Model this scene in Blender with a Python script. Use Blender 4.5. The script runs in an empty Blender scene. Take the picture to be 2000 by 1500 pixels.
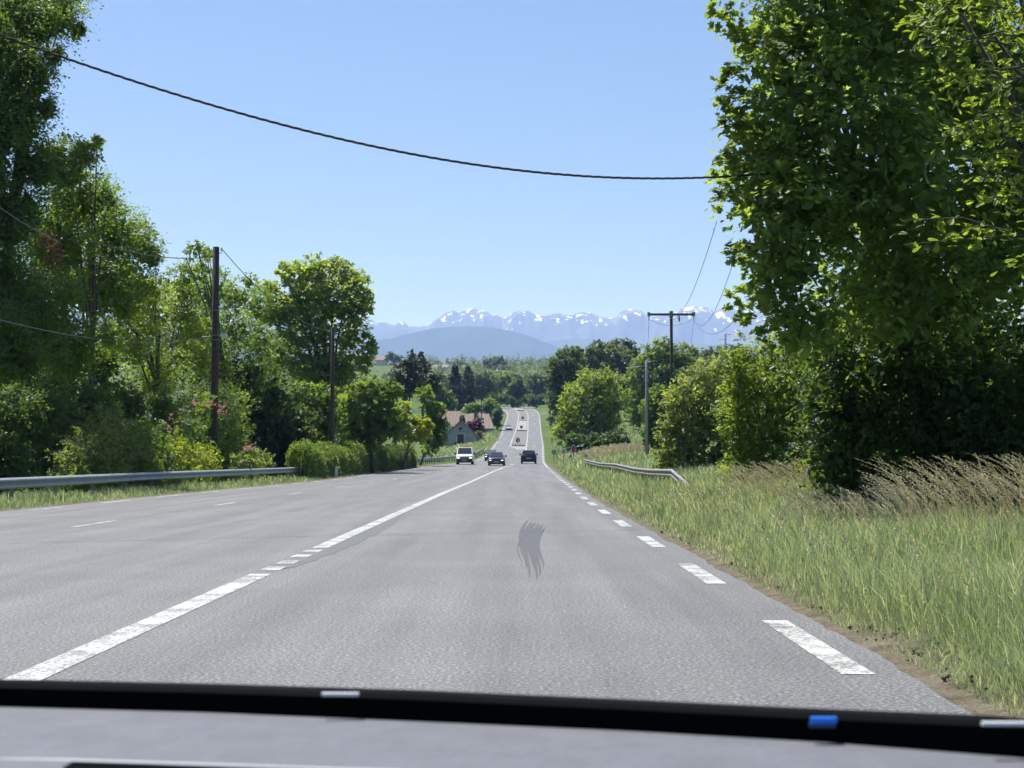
import bpy, bmesh, math, random
import numpy as np
from mathutils import Vector, Matrix

R = math.radians
SC = bpy.context.scene
COL = SC.collection
rng = np.random.default_rng(7)
random.seed(7)

# ------------------------------------------------------------------ camera
F, CX, CY = 3000.0, 1000.0, 750.0          # focal length and centre, pixels of the 2000 px photograph
CAMZ = 1.26
YAW, PITCH = math.atan(17 / F), math.atan(146 / F)
cam_d = bpy.data.cameras.new('camera')
cam = bpy.data.objects.new('camera', cam_d); COL.objects.link(cam)
cam.location = (0, 0, CAMZ)
cam.rotation_euler = (R(90) + PITCH, 0, YAW)
cam_d.sensor_width = 36.0
cam_d.lens = 36.0 * F / 2000.0
cam_d.clip_start = 0.05
cam_d.clip_end = 150000
cam_d.dof.use_dof = True
cam_d.dof.focus_distance = 60
cam_d.dof.aperture_fstop = 22
SC.camera = cam
_RM = np.array(Matrix.Rotation(YAW, 3, 'Z') @ Matrix.Rotation(R(90) + PITCH, 3, 'X'))

# ------------------------------------------------------------------ world, sun, exposure
SUN_EL, SUN_AZ = R(66), R(-36)
w = bpy.data.worlds.new('World'); SC.world = w; w.use_nodes = True
nt = w.node_tree; nt.nodes.clear()
sky = nt.nodes.new('ShaderNodeTexSky'); sky.sky_type = 'NISHITA'; sky.sun_disc = False
sky.sun_elevation = SUN_EL; sky.sun_rotation = SUN_AZ
sky.air_density = 1.0; sky.dust_density = 1.1; sky.ozone_density = 9.0; sky.altitude = 200
bg = nt.nodes.new('ShaderNodeBackground'); bg.inputs['Strength'].default_value = 0.063
wo = nt.nodes.new('ShaderNodeOutputWorld')
nt.links.new(sky.outputs[0], bg.inputs[0]); nt.links.new(bg.outputs[0], wo.inputs[0])
sd = bpy.data.lights.new('sun', 'SUN'); sd.energy = 5.0; sd.angle = R(0.53); sd.color = (.96, .97, 1.0)
so = bpy.data.objects.new('sun', sd); COL.objects.link(so)
sv = Vector((math.sin(SUN_AZ) * math.cos(SUN_EL), math.cos(SUN_AZ) * math.cos(SUN_EL), math.sin(SUN_EL)))
so.rotation_euler = sv.to_track_quat('Z', 'Y').to_euler(); so.location = (0, 0, 60)
vs = SC.view_settings
vs.view_transform = 'Standard'; vs.look = 'None'; vs.gamma = 1.0; vs.use_curve_mapping = False
vs.exposure = 0.80
cy = SC.cycles
cy.use_denoising = True
try:
    cy.denoiser = 'OPENIMAGEDENOISE'; cy.denoising_input_passes = 'RGB_ALBEDO_NORMAL'; cy.denoising_prefilter = 'ACCURATE'
except Exception: pass
cy.use_adaptive_sampling = True; cy.adaptive_threshold = 0.015
cy.max_bounces = 10; cy.diffuse_bounces = 6; cy.transmission_bounces = 6; cy.glossy_bounces = 3
cy.volume_bounces = 1; cy.transparent_max_bounces = 8
cy.caustics_reflective = False; cy.caustics_refractive = False
cy.sample_clamp_indirect = 6

# ------------------------------------------------------------------ helpers
def P(px, py, d):
    """the point at pixel (px, py) of the photograph whose distance along the road is d"""
    v = _RM @ np.array([(px - CX) / F, -(py - CY) / F, -1.0])
    v = v / v[1] * d
    return np.array([v[0], v[1], v[2] + CAMZ])

def smooth(x): x = np.clip(x, 0, 1); return x * x * (3 - 2 * x)

def table(pairs, sig=7.0, lo=-400, hi=40000):
    xs = np.array([a for a, b in pairs], float); ys = np.array([b for a, b in pairs], float)
    g = np.arange(-60, 2600, 2.0)
    v = np.interp(g, xs, ys); k = np.exp(-0.5 * (np.arange(-20, 21) * 2 / sig) ** 2); k /= k.sum()
    v = np.convolve(np.pad(v, 20, mode='edge'), k, 'valid')
    def f(q):
        q = np.asarray(q, float)
        return np.where(q < 2500, np.interp(q, g, v), np.interp(q, xs, ys))
    return f

_far = [(700, 22), (900, 44), (1100, 62), (1350, 84), (1550, 93), (2000, 88), (6000, 60), (40000, 60)]
ZR = table([(-60, 0), (90, 0.0), (120, .15), (150, .41), (180, .70), (200, .88), (250, 2.1), (310, 4.0), (360, 6.0), (410, 8.6), (460, 12.4), (500, 15.8), (530, 18.2), (552, 19.5), (590, 18.6), (640, 18.5)] + _far, 6)
ZRT = table([(-60, .15), (40, .3), (90, .7), (140, 1.3), (200, 2.1), (230, 2.7), (300, 6.4), (400, 12.0), (500, 17), (550, 20), (640, 19)] + _far, 12)
ZLT = table([(-60, -.2), (90, -.25), (150, .0), (200, .5), (260, 1.6), (330, 3.1), (400, 6.6), (460, 10.5), (540, 17.5), (640, 18)] + _far, 12)
XR = table([(-60, 1.96), (45, 1.98), (75, 2.30), (114, 2.50), (170, 2.68), (200, 2.9), (250, 3.6), (310, 4.45), (410, 5.35), (490, 5.95), (515, 5.7), (540, 4.3), (580, 1.0), (700, -10)], 6)
XL = table([(-60, -12.1), (40, -12.0), (60, -11.8), (90, -11.0), (120, -10.6), (150, -9.6), (172, -8.4), (192, -6.4), (222, -5.3), (270, -5.1), (310, -5.2), (350, -4.8), (420, -4.7), (480, -4.1), (505, -4.2), (540, -6.6), (580, -11), (700, -22)], 6)

def nz(x, y, s=1.0, seed=0):
    x = np.asarray(x) * s; y = np.asarray(y) * s
    return (np.sin(x * 1.31 + y * .73 + seed) + np.sin(x * -.83 + y * 1.57 + seed * 2.1) + np.sin(x * 2.17 + y * 1.91 + seed * .7) * .6 + np.sin(x * 3.7 - y * 3.1 + seed * 1.3) * .35) / 2.95

def ground(x, y):
    x = np.asarray(x, float); y = np.asarray(y, float)
    zr = ZR(y); xr = XR(y); xl = XL(y)
    tr = smooth((x - xr - 1.5) / 9.0); tl = smooth((xl - 1.5 - x) / 14.0)
    z = zr + (ZRT(y) - zr) * tr + (ZLT(y) - zr) * tl
    off = np.clip(np.maximum(x - xr - .6, xl - .8 - x) / 3, 0, 1)
    z = z + off * (.05 * nz(x, y, .9, 1) + .10 * nz(x, y, .22, 4) + .02 * nz(x, y, 3, 5))
    inside = smooth((x - (xl - .7)) / .25) * smooth((xr + .45 - x) / .25) * (y < 640)
    big = np.clip((np.abs(x) - 60) / 400, 0, 1) * np.clip((y - 200) / 800, 0, 1)
    z = z + big * (6 * nz(x, y, .004, 3))
    return z - .07 * inside

def mesh_np(name, co, faces, mat=None, attr=None, smooth_shade=False):
    """mesh from numpy arrays; faces (n,3) or (n,4)"""
    co = np.ascontiguousarray(co, np.float32); faces = np.ascontiguousarray(faces, np.int32)
    me = bpy.data.meshes.new(name)
    me.vertices.add(len(co)); me.vertices.foreach_set('co', co.ravel())
    k = faces.shape[1]
    me.loops.add(faces.size); me.loops.foreach_set('vertex_index', faces.ravel())
    me.polygons.add(len(faces)); me.polygons.foreach_set('loop_start', np.arange(0, faces.size, k, dtype=np.int32))
    if attr is not None:
        me.attributes.new('tint', 'FLOAT', 'POINT').data.foreach_set('value', np.ascontiguousarray(attr, np.float32))
    me.update(calc_edges=True)
    if smooth_shade: me.polygons.foreach_set('use_smooth', np.ones(len(faces), bool))
    if mat: me.materials.append(mat)
    return me

def link(name, me, parent=None, loc=None):
    o = bpy.data.objects.new(name, me); COL.objects.link(o)
    if parent is not None: o.parent = parent
    if loc is not None: o.location = loc
    return o

def tag(o, label=None, cat=None, group=None, kind=None):
    if label: o['label'] = label
    if cat: o['category'] = cat
    if group: o['group'] = group
    if kind: o['kind'] = kind
    return o

def empty(name, loc, rz=0.0, label=None, cat=None, group=None):
    o = bpy.data.objects.new(name, None); COL.objects.link(o); o.location = [float(v) for v in loc]; o.rotation_euler.z = rz
    o.empty_display_size = .2
    return tag(o, label, cat, group)

class MB:
    """collects polygons, builds one mesh object"""
    def __init__(s): s.v = []; s.f = []
    def add(s, vs, fs):
        n = len(s.v); s.v += [tuple(float(c) for c in v) for v in vs]; s.f += [tuple(i + n for i in f) for f in fs]; return s
    def box(s, x0, x1, y0, y1, z0, z1):
        return s.add([(x0, y0, z0), (x1, y0, z0), (x1, y1, z0), (x0, y1, z0), (x0, y0, z1), (x1, y0, z1), (x1, y1, z1), (x0, y1, z1)],
                     [(0, 3, 2, 1), (4, 5, 6, 7), (0, 1, 5, 4), (1, 2, 6, 5), (2, 3, 7, 6), (3, 0, 4, 7)])
    def tube(s, pts, rad, n=8, cap=True):
        pts = [Vector(p) for p in pts]; rad = rad if isinstance(rad, (list, tuple)) else [rad] * len(pts)
        vs = []; up = None
        for i, p in enumerate(pts):
            t = (pts[min(i + 1, len(pts) - 1)] - pts[max(i - 1, 0)]).normalized()
            if up is None: up = Vector((1, 0, 0)) if abs(t.x) < .8 else Vector((0, 0, 1))
            a = (up - t * up.dot(t)).normalized(); up = a; b = t.cross(a)
            for k in range(n):
                q = 2 * math.pi * k / n; vs.append(p + (a * math.cos(q) + b * math.sin(q)) * rad[i])
        fs = []
        for i in range(len(pts) - 1):
            for k in range(n):
                fs.append((i * n + k, i * n + (k + 1) % n, (i + 1) * n + (k + 1) % n, (i + 1) * n + k))
        if cap: fs.append(tuple(range(n - 1, -1, -1))); fs.append(tuple((len(pts) - 1) * n + k for k in range(n)))
        return s.add(vs, fs)
    def prism(s, poly, axis, a, b):
        """poly of 2D points extruded along axis ('x': (y,z), 'y': (x,z), 'z': (x,y)) from a to b"""
        def mk(p, t): return {'x': (t, p[0], p[1]), 'y': (p[0], t, p[1]), 'z': (p[0], p[1], t)}[axis]
        n = len(poly); vs = [mk(p, a) for p in poly] + [mk(p, b) for p in poly]
        fs = [tuple(range(n)), tuple(range(2 * n - 1, n - 1, -1))] + [(i, i + n, (i + 1) % n + n, (i + 1) % n) for i in range(n)]
        return s.add(vs, fs)
    def build(s, name, mat, parent=None, bevel=0, loc=None, shade=False):
        me = bpy.data.meshes.new(name); me.from_pydata(s.v, [], s.f)
        bm = bmesh.new(); bm.from_mesh(me); bmesh.ops.recalc_face_normals(bm, faces=bm.faces)
        if bevel:
            es = [e for e in bm.edges if len(e.link_faces) == 2 and e.calc_face_angle(0) > R(25)]
            bmesh.ops.bevel(bm, geom=es, offset=bevel, segments=2, affect='EDGES', clamp_overlap=True)
        if shade:
            for f in bm.faces: f.smooth = True
        bm.to_mesh(me); bm.free()
        me.materials.append(mat)
        return link(name, me, parent, loc)

# ------------------------------------------------------------------ materials
def newmat(name):
    m = bpy.data.materials.new(name); m.use_nodes = True; t = m.node_tree; t.nodes.clear()
    o = t.nodes.new('ShaderNodeOutputMaterial'); return m, t, o
def N(t, typ, **kw):
    n = t.nodes.new(typ)
    for k, v in kw.items():
        if k in n.inputs: n.inputs[k].default_value = v
        else: setattr(n, k, v)
    return n
def ramp(t, fac, stops, interp='LINEAR'):
    r = t.nodes.new('ShaderNodeValToRGB'); r.color_ramp.interpolation = interp; e = r.color_ramp.elements
    while len(e) < len(stops): e.new(.5)
    for el, (p, c) in zip(e, stops): el.position = p; el.color = (*c, 1) if len(c) == 3 else c
    t.links.new(fac, r.inputs[0]); return r.outputs[0]
def noise(t, scale, detail=3, rough=.55, vec=None, dim='3D'):
    n = t.nodes.new('ShaderNodeTexNoise'); n.inputs['Scale'].default_value = scale; n.inputs['Detail'].default_value = detail; n.inputs['Roughness'].default_value = rough
    if vec is not None: t.links.new(vec, n.inputs['Vector'])
    return n.outputs['Fac']
def pos(t, scale=None):
    g = t.nodes.new('ShaderNodeNewGeometry').outputs['Position']
    if scale is None: return g
    m = t.nodes.new('ShaderNodeMapping'); m.inputs['Scale'].default_value = scale; t.links.new(g, m.inputs['Vector']); return m.outputs[0]
def opos(t, scale=(1, 1, 1)):
    g = t.nodes.new('ShaderNodeTexCoord').outputs['Object']
    m = t.nodes.new('ShaderNodeMapping'); m.inputs['Scale'].default_value = scale; t.links.new(g, m.inputs['Vector']); return m.outputs[0]
def mixc(t, fac, a, b, mode='MIX'):
    m = t.nodes.new('ShaderNodeMix'); m.data_type = 'RGBA'; m.blend_type = mode
    for v, i in ((fac, 0), (a, 6), (b, 7)):
        if hasattr(v, 'links') or isinstance(v, bpy.types.NodeSocket): t.links.new(v, m.inputs[i])
        else: m.inputs[i].default_value = v if not isinstance(v, tuple) or len(v) == 4 else (*v, 1)
    return m.outputs[2]
def simple(name, colr, rough=.6, metal=0, vary=.12, scale=8, emis=0, spec=.5, bump=0):
    m, t, o = newmat(name); b = N(t, 'ShaderNodeBsdfPrincipled', Roughness=rough, Metallic=metal)
    b.inputs['Specular IOR Level'].default_value = spec
    c = tuple(colr)
    n = noise(t, scale, 4, .6, opos(t))
    t.links.new(ramp(t, n, [(.3, tuple(max(0, x * (1 - vary)) for x in c)), (.7, tuple(min(1, x * (1 + vary)) for x in c))]), b.inputs['Base Color'])
    if emis: b.inputs['Emission Color'].default_value = (*c, 1); b.inputs['Emission Strength'].default_value = emis
    if bump:
        bp = N(t, 'ShaderNodeBump', Strength=bump, Distance=.02); t.links.new(n, bp.inputs['Height']); t.links.new(bp.outputs[0], b.inputs['Normal'])
    t.links.new(b.outputs[0], o.inputs[0]); return m
def leafmat(name, dark, light, trans=None, tf=.52, rough=.46, third=None):
    m, t, o = newmat(name); a = N(t, 'ShaderNodeAttribute', attribute_name='tint')
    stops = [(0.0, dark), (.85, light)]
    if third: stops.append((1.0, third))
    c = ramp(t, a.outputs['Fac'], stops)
    b = N(t, 'ShaderNodeBsdfPrincipled', Roughness=rough); b.inputs['Specular IOR Level'].default_value = .38
    t.links.new(c, b.inputs['Base Color'])
    tr = t.nodes.new('ShaderNodeBsdfTranslucent')
    t.links.new(mixc(t, 1.0, c, trans or (2.9, 2.6, .9), 'MULTIPLY'), tr.inputs[0])
    mx = t.nodes.new('ShaderNodeMixShader'); mx.inputs[0].default_value = tf
    t.links.new(b.outputs[0], mx.inputs[1]); t.links.new(tr.outputs[0], mx.inputs[2]); t.links.new(mx.outputs[0], o.inputs[0])
    return m

LM = {
    'mid':    leafmat('leaf_mid_green', (0.049, 0.088, 0.022), (0.122, 0.183, 0.049)),
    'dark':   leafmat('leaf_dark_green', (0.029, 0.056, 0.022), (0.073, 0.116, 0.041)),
    'oak':    leafmat('leaf_oak', (0.037, 0.071, 0.024), (0.095, 0.152, 0.044)),
    'maple':  leafmat('leaf_maple', (.062, .105, .036), (.165, .235, .085), tf=.60),
    'fresh':  leafmat('leaf_fresh', (0.085, 0.128, 0.024), (0.165, 0.226, 0.049), tf=.5),
    'yellow': leafmat('leaf_yellow_green', (0.104, 0.146, 0.022), (0.207, 0.250, 0.039), tf=.5),
    'gold':   leafmat('leaf_gold_conifer', (0.073, 0.076, 0.015), (0.183, 0.159, 0.027), tf=.25),
    'plane':  leafmat('leaf_plane', (0.090, 0.135, 0.050), (0.190, 0.250, 0.100), tf=.62),
    'conif':  leafmat('leaf_conifer', (0.032, 0.046, 0.032), (0.073, 0.090, 0.049), tf=.12, rough=.6),
    'purple': leafmat('leaf_purple', (0.049, 0.016, 0.022), (0.134, 0.037, 0.049), trans=(1.5, .7, .8)),
    'pale':   leafmat('leaf_pale', (0.068, 0.102, 0.041), (0.171, 0.213, 0.088)),
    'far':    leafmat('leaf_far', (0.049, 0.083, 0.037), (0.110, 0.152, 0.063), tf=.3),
    'rust':   leafmat('leaf_rust', (0.122, 0.055, 0.030), (0.244, 0.116, 0.067), trans=(1.2, .9, .8)),
    'pink':   leafmat('petal_pink', (.42, .10, .15), (.62, .26, .32), trans=(1, .9, .9)),
}
GRASS = leafmat('grass_blades', (.150, .198, .105), (.320, .370, .225), tf=.48, third=(.52, .49, .34), trans=(1.7, 1.65, 1.05))
SEED = leafmat('grass_seed', (.28, .245, .15), (.58, .51, .35), trans=(1.2, 1.1, .8), tf=.4)
BARK = simple('bark', (.075, .062, .048), .9, vary=.4, scale=6, bump=.6)
WOODPOLE = simple('pole_wood', (.060, .047, .038), .85, vary=.35, scale=5, bump=.3)
CONC = simple('pole_concrete', (.30, .29, .27), .85, vary=.15, scale=5)
GALV = simple('galvanised_steel', (.34, .36, .37), .5, metal=.6, vary=.15, scale=3)
GALVD = simple('weathered_steel', (.22, .19, .17), .6, metal=.5, vary=.3, scale=5)
RUSTY = simple('weathered_rail', (.24, .215, .20), .55, metal=.35, vary=.3, scale=4)
CABLE = simple('cable_rubber', (.018, .017, .018), .5)
WIRE = simple('wire_metal', (.05, .05, .055), .5)
BLACKP = simple('black_plastic', (.012, .012, .013), .55)
TYRE = simple('tyre_rubber', (.015, .015, .015), .8)
GLASSD = simple('car_glass', (.02, .025, .03), .08, spec=.9)
CERAM = simple('ceramic_insulator', (.72, .72, .70), .2)
WHITEP = simple('white_painted', (.78, .78, .76), .4, vary=.05)

def asphalt():
    m, t, o = newmat('asphalt'); b = N(t, 'ShaderNodeBsdfPrincipled', Roughness=.72)
    b.inputs['Specular IOR Level'].default_value = .45
    p = pos(t)
    n1 = noise(t, 40, 3, .75, p); n2 = noise(t, .5, 4, .6, p); n3 = noise(t, 9, 3, .6, p)
    c = ramp(t, n1, [(.30, (.022, .022, .024)), (.44, (.078, .077, .077)), (.56, (.150, .148, .145)), (.70, (.40, .39, .38))])
    st = noise(t, 1.0, 4, .6, pos(t, (1.4, .05, 1)))           # bands worn by wheels, drawn out along the lane
    c = mixc(t, 1, c, ramp(t, st, [(.3, (.72, .72, .73)), (.7, (1.18, 1.17, 1.16))]), 'MULTIPLY')
    c = mixc(t, 1, c, ramp(t, n2, [(.3, (.88, .88, .885)), (.7, (1.10, 1.095, 1.085))]), 'MULTIPLY')
    t.links.new(c, b.inputs['Base Color'])
    bp = N(t, 'ShaderNodeBump', Strength=.45, Distance=.006); t.links.new(n1, bp.inputs['Height']); t.links.new(bp.outputs[0], b.inputs['Normal'])
    t.links.new(b.outputs[0], o.inputs[0]); return m
ASPH = asphalt()

def paint(name, colr, wear=.42):
    m, t, o = newmat(name); b = N(t, 'ShaderNodeBsdfPrincipled', Roughness=.6)
    p = pos(t)
    n = noise(t, 30, 4, .75, p); n2 = noise(t, 2.2, 3, .6, p)
    mul = t.nodes.new('ShaderNodeMath'); mul.operation = 'ADD'; t.links.new(n, mul.inputs[0])
    sc = t.nodes.new('ShaderNodeMath'); sc.operation = 'MULTIPLY'; sc.inputs[1].default_value = .5; t.links.new(n2, sc.inputs[0]); t.links.new(sc.outputs[0], mul.inputs[1])
    f = ramp(t, mul.outputs[0], [(wear + .10, (1, 1, 1)), (wear + .22, (0, 0, 0))])
    c = mixc(t, f, colr, (.15, .147, .14))
    c = mixc(t, 1, c, ramp(t, n2, [(.3, (.86, .86, .84)), (.7, (1, 1, 1))]), 'MULTIPLY')
    t.links.new(c, b.inputs['Base Color']); t.links.new(b.outputs[0], o.inputs[0]); return m
PAINT = paint('road_paint', (.52, .515, .485), .59)
PAINTOLD = paint('road_paint_worn', (.52, .515, .48), .61)
TARMARK = simple('tar_stain', (.085, .085, .088), .7, vary=.75, scale=38)

def groundmat():
    m, t, o = newmat('meadow'); b = N(t, 'ShaderNodeBsdfPrincipled', Roughness=.95); b.inputs['Specular IOR Level'].default_value = .1
    p = pos(t); a = noise(t, .22, 5, .6, p); c2 = noise(t, 6, 4, .7, p); c3 = noise(t, .02, 3, .5, p)
    c = ramp(t, a, [(.3, (.055, .085, .022)), (.55, (.085, .120, .034)), (.72, (.135, .140, .052))])
    c = mixc(t, 1, c, ramp(t, c2, [(.25, (.6, .6, .6)), (.75, (1.3, 1.3, 1.25))]), 'MULTIPLY')
    c = mixc(t, 1, c, ramp(t, c3, [(.35, (.85, 1.0, .85)), (.65, (1.15, 1.1, 1.0))]), 'MULTIPLY')
    t.links.new(c, b.inputs['Base Color'])
    bp = N(t, 'ShaderNodeBump', Strength=.6, Distance=.1); t.links.new(c2, bp.inputs['Height']); t.links.new(bp.outputs[0], b.inputs['Normal'])
    t.links.new(b.outputs[0], o.inputs[0]); return m
MEADOW = groundmat()
def dirtmat():
    m, t, o = newmat('roadside_dirt'); b = N(t, 'ShaderNodeBsdfPrincipled', Roughness=.95); b.inputs['Specular IOR Level'].default_value = .1
    p = pos(t); a = noise(t, 3, 5, .7, p); g = noise(t, 45, 3, .7, p)
    c = ramp(t, a, [(.3, (.075, .055, .040)), (.5, (.15, .125, .088)), (.68, (.21, .185, .14))])
    c = mixc(t, 1, c, ramp(t, g, [(.3, (.55, .55, .55)), (.7, (1.35, 1.35, 1.3))]), 'MULTIPLY')
    t.links.new(c, b.inputs['Base Color'])
    bp = N(t, 'ShaderNodeBump', Strength=.9, Distance=.03); t.links.new(g, bp.inputs['Height']); t.links.new(bp.outputs[0], b.inputs['Normal'])
    t.links.new(b.outputs[0], o.inputs[0]); return m
DIRT = dirtmat()

# ------------------------------------------------------------------ ground
ax = np.concatenate([np.arange(0, 24, .4), np.arange(24, 60, 1.5), np.geomspace(60, 21000, 46)])
gx = np.unique(np.concatenate([-ax, ax]))
gy = np.unique(np.concatenate([np.arange(-60, 0, 6), np.arange(0, 60, .8), np.arange(60, 200, 2), np.arange(200, 700, 4), np.geomspace(700, 33500, 60)]))
GX, GY = np.meshgrid(gx, gy); GZ = ground(GX, GY)
nx, ny = len(gx), len(gy)
idx = np.arange(nx * ny).reshape(ny, nx)
q = np.stack([idx[:-1, :-1], idx[:-1, 1:], idx[1:, 1:], idx[1:, :-1]], -1).reshape(-1, 4)
g = link('ground', mesh_np('ground', np.stack([GX, GY, GZ], -1).reshape(-1, 3), q, MEADOW, smooth_shade=True))
tag(g, 'green meadow and grassy banks on both sides of the road', None, None, 'structure')

# ------------------------------------------------------------------ road and its markings
def strip(name, fl, fr, d0, d1, zoff, mat, parent=None, step=2.0, jag=0.0, cols=2):
    n = max(2, int(math.ceil((d1 - d0) / step)) + 1); ys = np.linspace(d0, d1, n)
    l = fl(ys) if callable(fl) else np.full(n, fl, float); r = fr(ys) if callable(fr) else np.full(n, fr, float)
    if jag: r = r + jag * nz(ys, ys * 0, .9, 2) + jag * .5 * nz(ys, ys * 0, 4.1, 5) + jag * .3 * nz(ys, ys * 0, 13.1, 8)
    us = np.linspace(0, 1, cols)
    X = l[:, None] * (1 - us) + r[:, None] * us; Y = np.repeat(ys[:, None], cols, 1)
    Z = (ZR(ys) + zoff)[:, None] + 0 * X
    i = np.arange(n * cols).reshape(n, cols)
    f = np.stack([i[:-1, :-1], i[:-1, 1:], i[1:, 1:], i[1:, :-1]], -1).reshape(-1, 4)
    return link(name, mesh_np(name, np.stack([X, Y, Z], -1).reshape(-1, 3), f, mat), parent)

rd = strip('road', lambda y: XL(y) - .45, lambda y: XR(y) + .30, -40, 575, 0.0, ASPH, cols=16, step=.25, jag=.05)
tag(rd, 'grey asphalt main road running to the hilltop', None, None, 'structure')
# broken edge line, right: 3 m dashes, 3.5 m gaps
k = 0
for y0 in np.arange(9.05 - 6.5 * 2, 155, 6.5):
    strip('edge_dash', lambda y: XR(y) - .10, lambda y: XR(y) + .10, y0, y0 + 3.0, .004, PAINT, rd, 1.5)
strip('edge_line', lambda y: XR(y) - .10, lambda y: XR(y) + .10, 152.5, 196, .004, PAINT, rd)
for y0 in np.arange(198, 500, 26 / 2): strip('edge_dash', lambda y: XR(y) - .12, lambda y: XR(y) + .12, y0, y0 + 9.0, .004, PAINT, rd)
strip('edge_line', lambda y: XR(y) - .12, lambda y: XR(y) + .12, 500, 556, .004, PAINT, rd)
# left edge
for y0 in np.arange(5, 168, 6.5): strip('edge_dash', lambda y: XL(y) - .08, lambda y: XL(y) + .08, y0, y0 + 3.0, .004, PAINTOLD, rd, 1.5)
for y0 in np.arange(205, 335, 13): strip('edge_dash', lambda y: XL(y) - .12, lambda y: XL(y) + .12, y0, y0 + 9.0, .004, PAINT, rd)
for y0 in np.arange(362, 500, 13): strip('edge_dash', lambda y: XL(y) - .12, lambda y: XL(y) + .12, y0, y0 + 9.0, .004, PAINT, rd)
strip('edge_line', lambda y: XL(y) - .12, lambda y: XL(y) + .12, 500, 556, .004, PAINT, rd)
# lane dashes between the two oncoming lanes
LX = table([(-60, -8.45), (60, -8.2), (110, -7.6), (150, -6.9), (175, -6.2)], 6)
for y0 in np.arange(2.4, 165, 13): strip('lane_dash', lambda y: LX(y) - .07, lambda y: LX(y) + .07, y0, y0 + 3.0, .004, PAINTOLD, rd, 1.5)
# centre line
CL = table([(-60, -2.84), (60, -2.84), (100, -2.65), (130, -2.2), (160, -1.35), (178, -.75), (200, -.1)], 5)
cfl, cfr = (lambda y: CL(y) - .115), (lambda y: CL(y) + .115)
strip('centre_line', cfl, cfr, -10, 16.85, .004, PAINT, rd, 1.0)
for a, b in ((17.4, 18.0), (18.5, 19.1), (19.65, 20.2), (20.75, 21.3)): strip('centre_dash', cfl, cfr, a, b, .004, PAINT, rd, .3)
strip('centre_line', cfl, cfr, 21.8, 150, .004, PAINT, rd, 1.0)
strip('centre_dash', cfl, cfr, 153, 160, .004, PAINT, rd, 1.0)
strip('centre_dash', cfl, cfr, 166, 176, .004, PAINT, rd, 1.0)
rgm = np.random.default_rng(61)
for k in range(22):                                              # short tar-sealed cracks in the oncoming lanes
    y0 = rgm.uniform(16, 90); xx = rgm.choice([-4.4, -5.6, -6.9, -7.7, -9.3, -10.4]) + rgm.normal() * .15; ln_ = rgm.uniform(.6, 3.5); sl_ = rgm.normal() * .05; wv_ = rgm.uniform(.02, .05)
    strip('tar_seam', lambda y: xx + sl_ * (y - y0) + .05 * np.sin(y * 2.3 + k), lambda y: xx + wv_ + sl_ * (y - y0) + .05 * np.sin(y * 2.3 + k) + .03 * np.sin(y * 5), y0, y0 + ln_, .003, TARMARK, rd, .3)
# trace of the old line, burnt off and tarred
strip('tar_patch', lambda y: CL(y) + .13, lambda y: CL(y) + .13 + .03 * np.sin(y * 5.3) + .02 * np.sin(y * 13.1) + .30 * np.sin(np.pi * np.clip((y - 17.5) / 16.5, 0, 1)) ** .6, 17.6, 33.8, .003, TARMARK, rd, .4)
# lane separator of the right carriageway on the climb
SX = table([(200, 1.6), (260, 2.15), (310, 2.75), (415, 3.75), (490, 4.3), (520, 4.0)], 5)
for y0 in (262, 276, 291, 306, 445, 470, 492): strip('lane_dash', lambda y: SX(y) - .11, lambda y: SX(y) + .11, y0, y0 + 3.5, .004, PAINT, rd)

# the middle strip on the climb: two white lines and raised concrete islands
IL = table([(268, .25), (279, -.6), (300, -2.1), (360, -1.9), (445, -.95), (490, -.65), (505, -.5), (520, -1.5), (545, -3.5)], 3)
IR = table([(255, .8), (300, 1.1), (360, 1.55), (415, 1.95), (485, 2.3), (503, 2.35), (520, 1.7), (545, 0.2)], 3)
strip('island_line', lambda y: IL(y) - .11, lambda y: IL(y) + .11, 276, 545, .004, PAINT, rd)
strip('island_line', lambda y: IR(y) - .11, lambda y: IR(y) + .11, 258, 545, .004, PAINT, rd)
ISL = simple('island_concrete', (.25, .24, .215), .9, vary=.2, scale=3)
KERB = simple('kerb_stone', (.50, .49, .44), .8, vary=.1, scale=4)
MIDASPH = simple('middle_strip', (.135, .125, .115), .85, vary=.2, scale=2)
def island(d0, d1, label):
    ys = np.linspace(d0, d1, 12); m = MB(); n = len(ys); vs = []; fs = []
    for y in ys:
        l, r, z = float(IL(y)) + .35, float(IR(y)) - .35, float(ZR(y)); vs += [(l, y, z), (l, y, z + .13), (r, y, z + .13), (r, y, z)]
    for i in range(n - 1):
        for a in range(3): fs.append((i * 4 + a, i * 4 + a + 1, i * 4 + 5 + a, i * 4 + 4 + a))
    fs += [(0, 3, 2, 1), (n * 4 - 4, n * 4 - 3, n * 4 - 2, n * 4 - 1)]
    o = m.add(vs, fs).build('traffic_island', ISL); tag(o, label, 'traffic island', 'traffic islands on the climb')
    for dd in (d0, d1):
        l, r, z = float(IL(dd)) + .28, float(IR(dd)) - .28, float(ZR(dd))
        MB().box(l, r, dd - .25 if dd == d0 else dd, dd if dd == d0 else dd + .25, z, z + .30).build('kerb', KERB, o, .03)
    return o
strip('middle_strip', lambda y: IL(y) + .14, lambda y: IR(y) - .14, 300, 545, .003, MIDASPH, rd)
strip('island_tip', lambda y: IL(y) + .14, lambda y: IR(y) - .14, 277, 299.8, .004, ISL, rd)
def kerbbar(dd, label):
    l, r, z = float(IL(dd)) + .28, float(IR(dd)) - .28, float(ZR(dd))
    tag(MB().box(l, r, dd - .3, dd + .3, z, z + .32).build('kerb', KERB, None, .04), label, 'kerb', 'traffic islands on the climb')
kerbbar(300, 'pale kerb bar across the middle strip nearest the cars')
island(410, 462, 'pale raised concrete island halfway up the climb')
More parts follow.
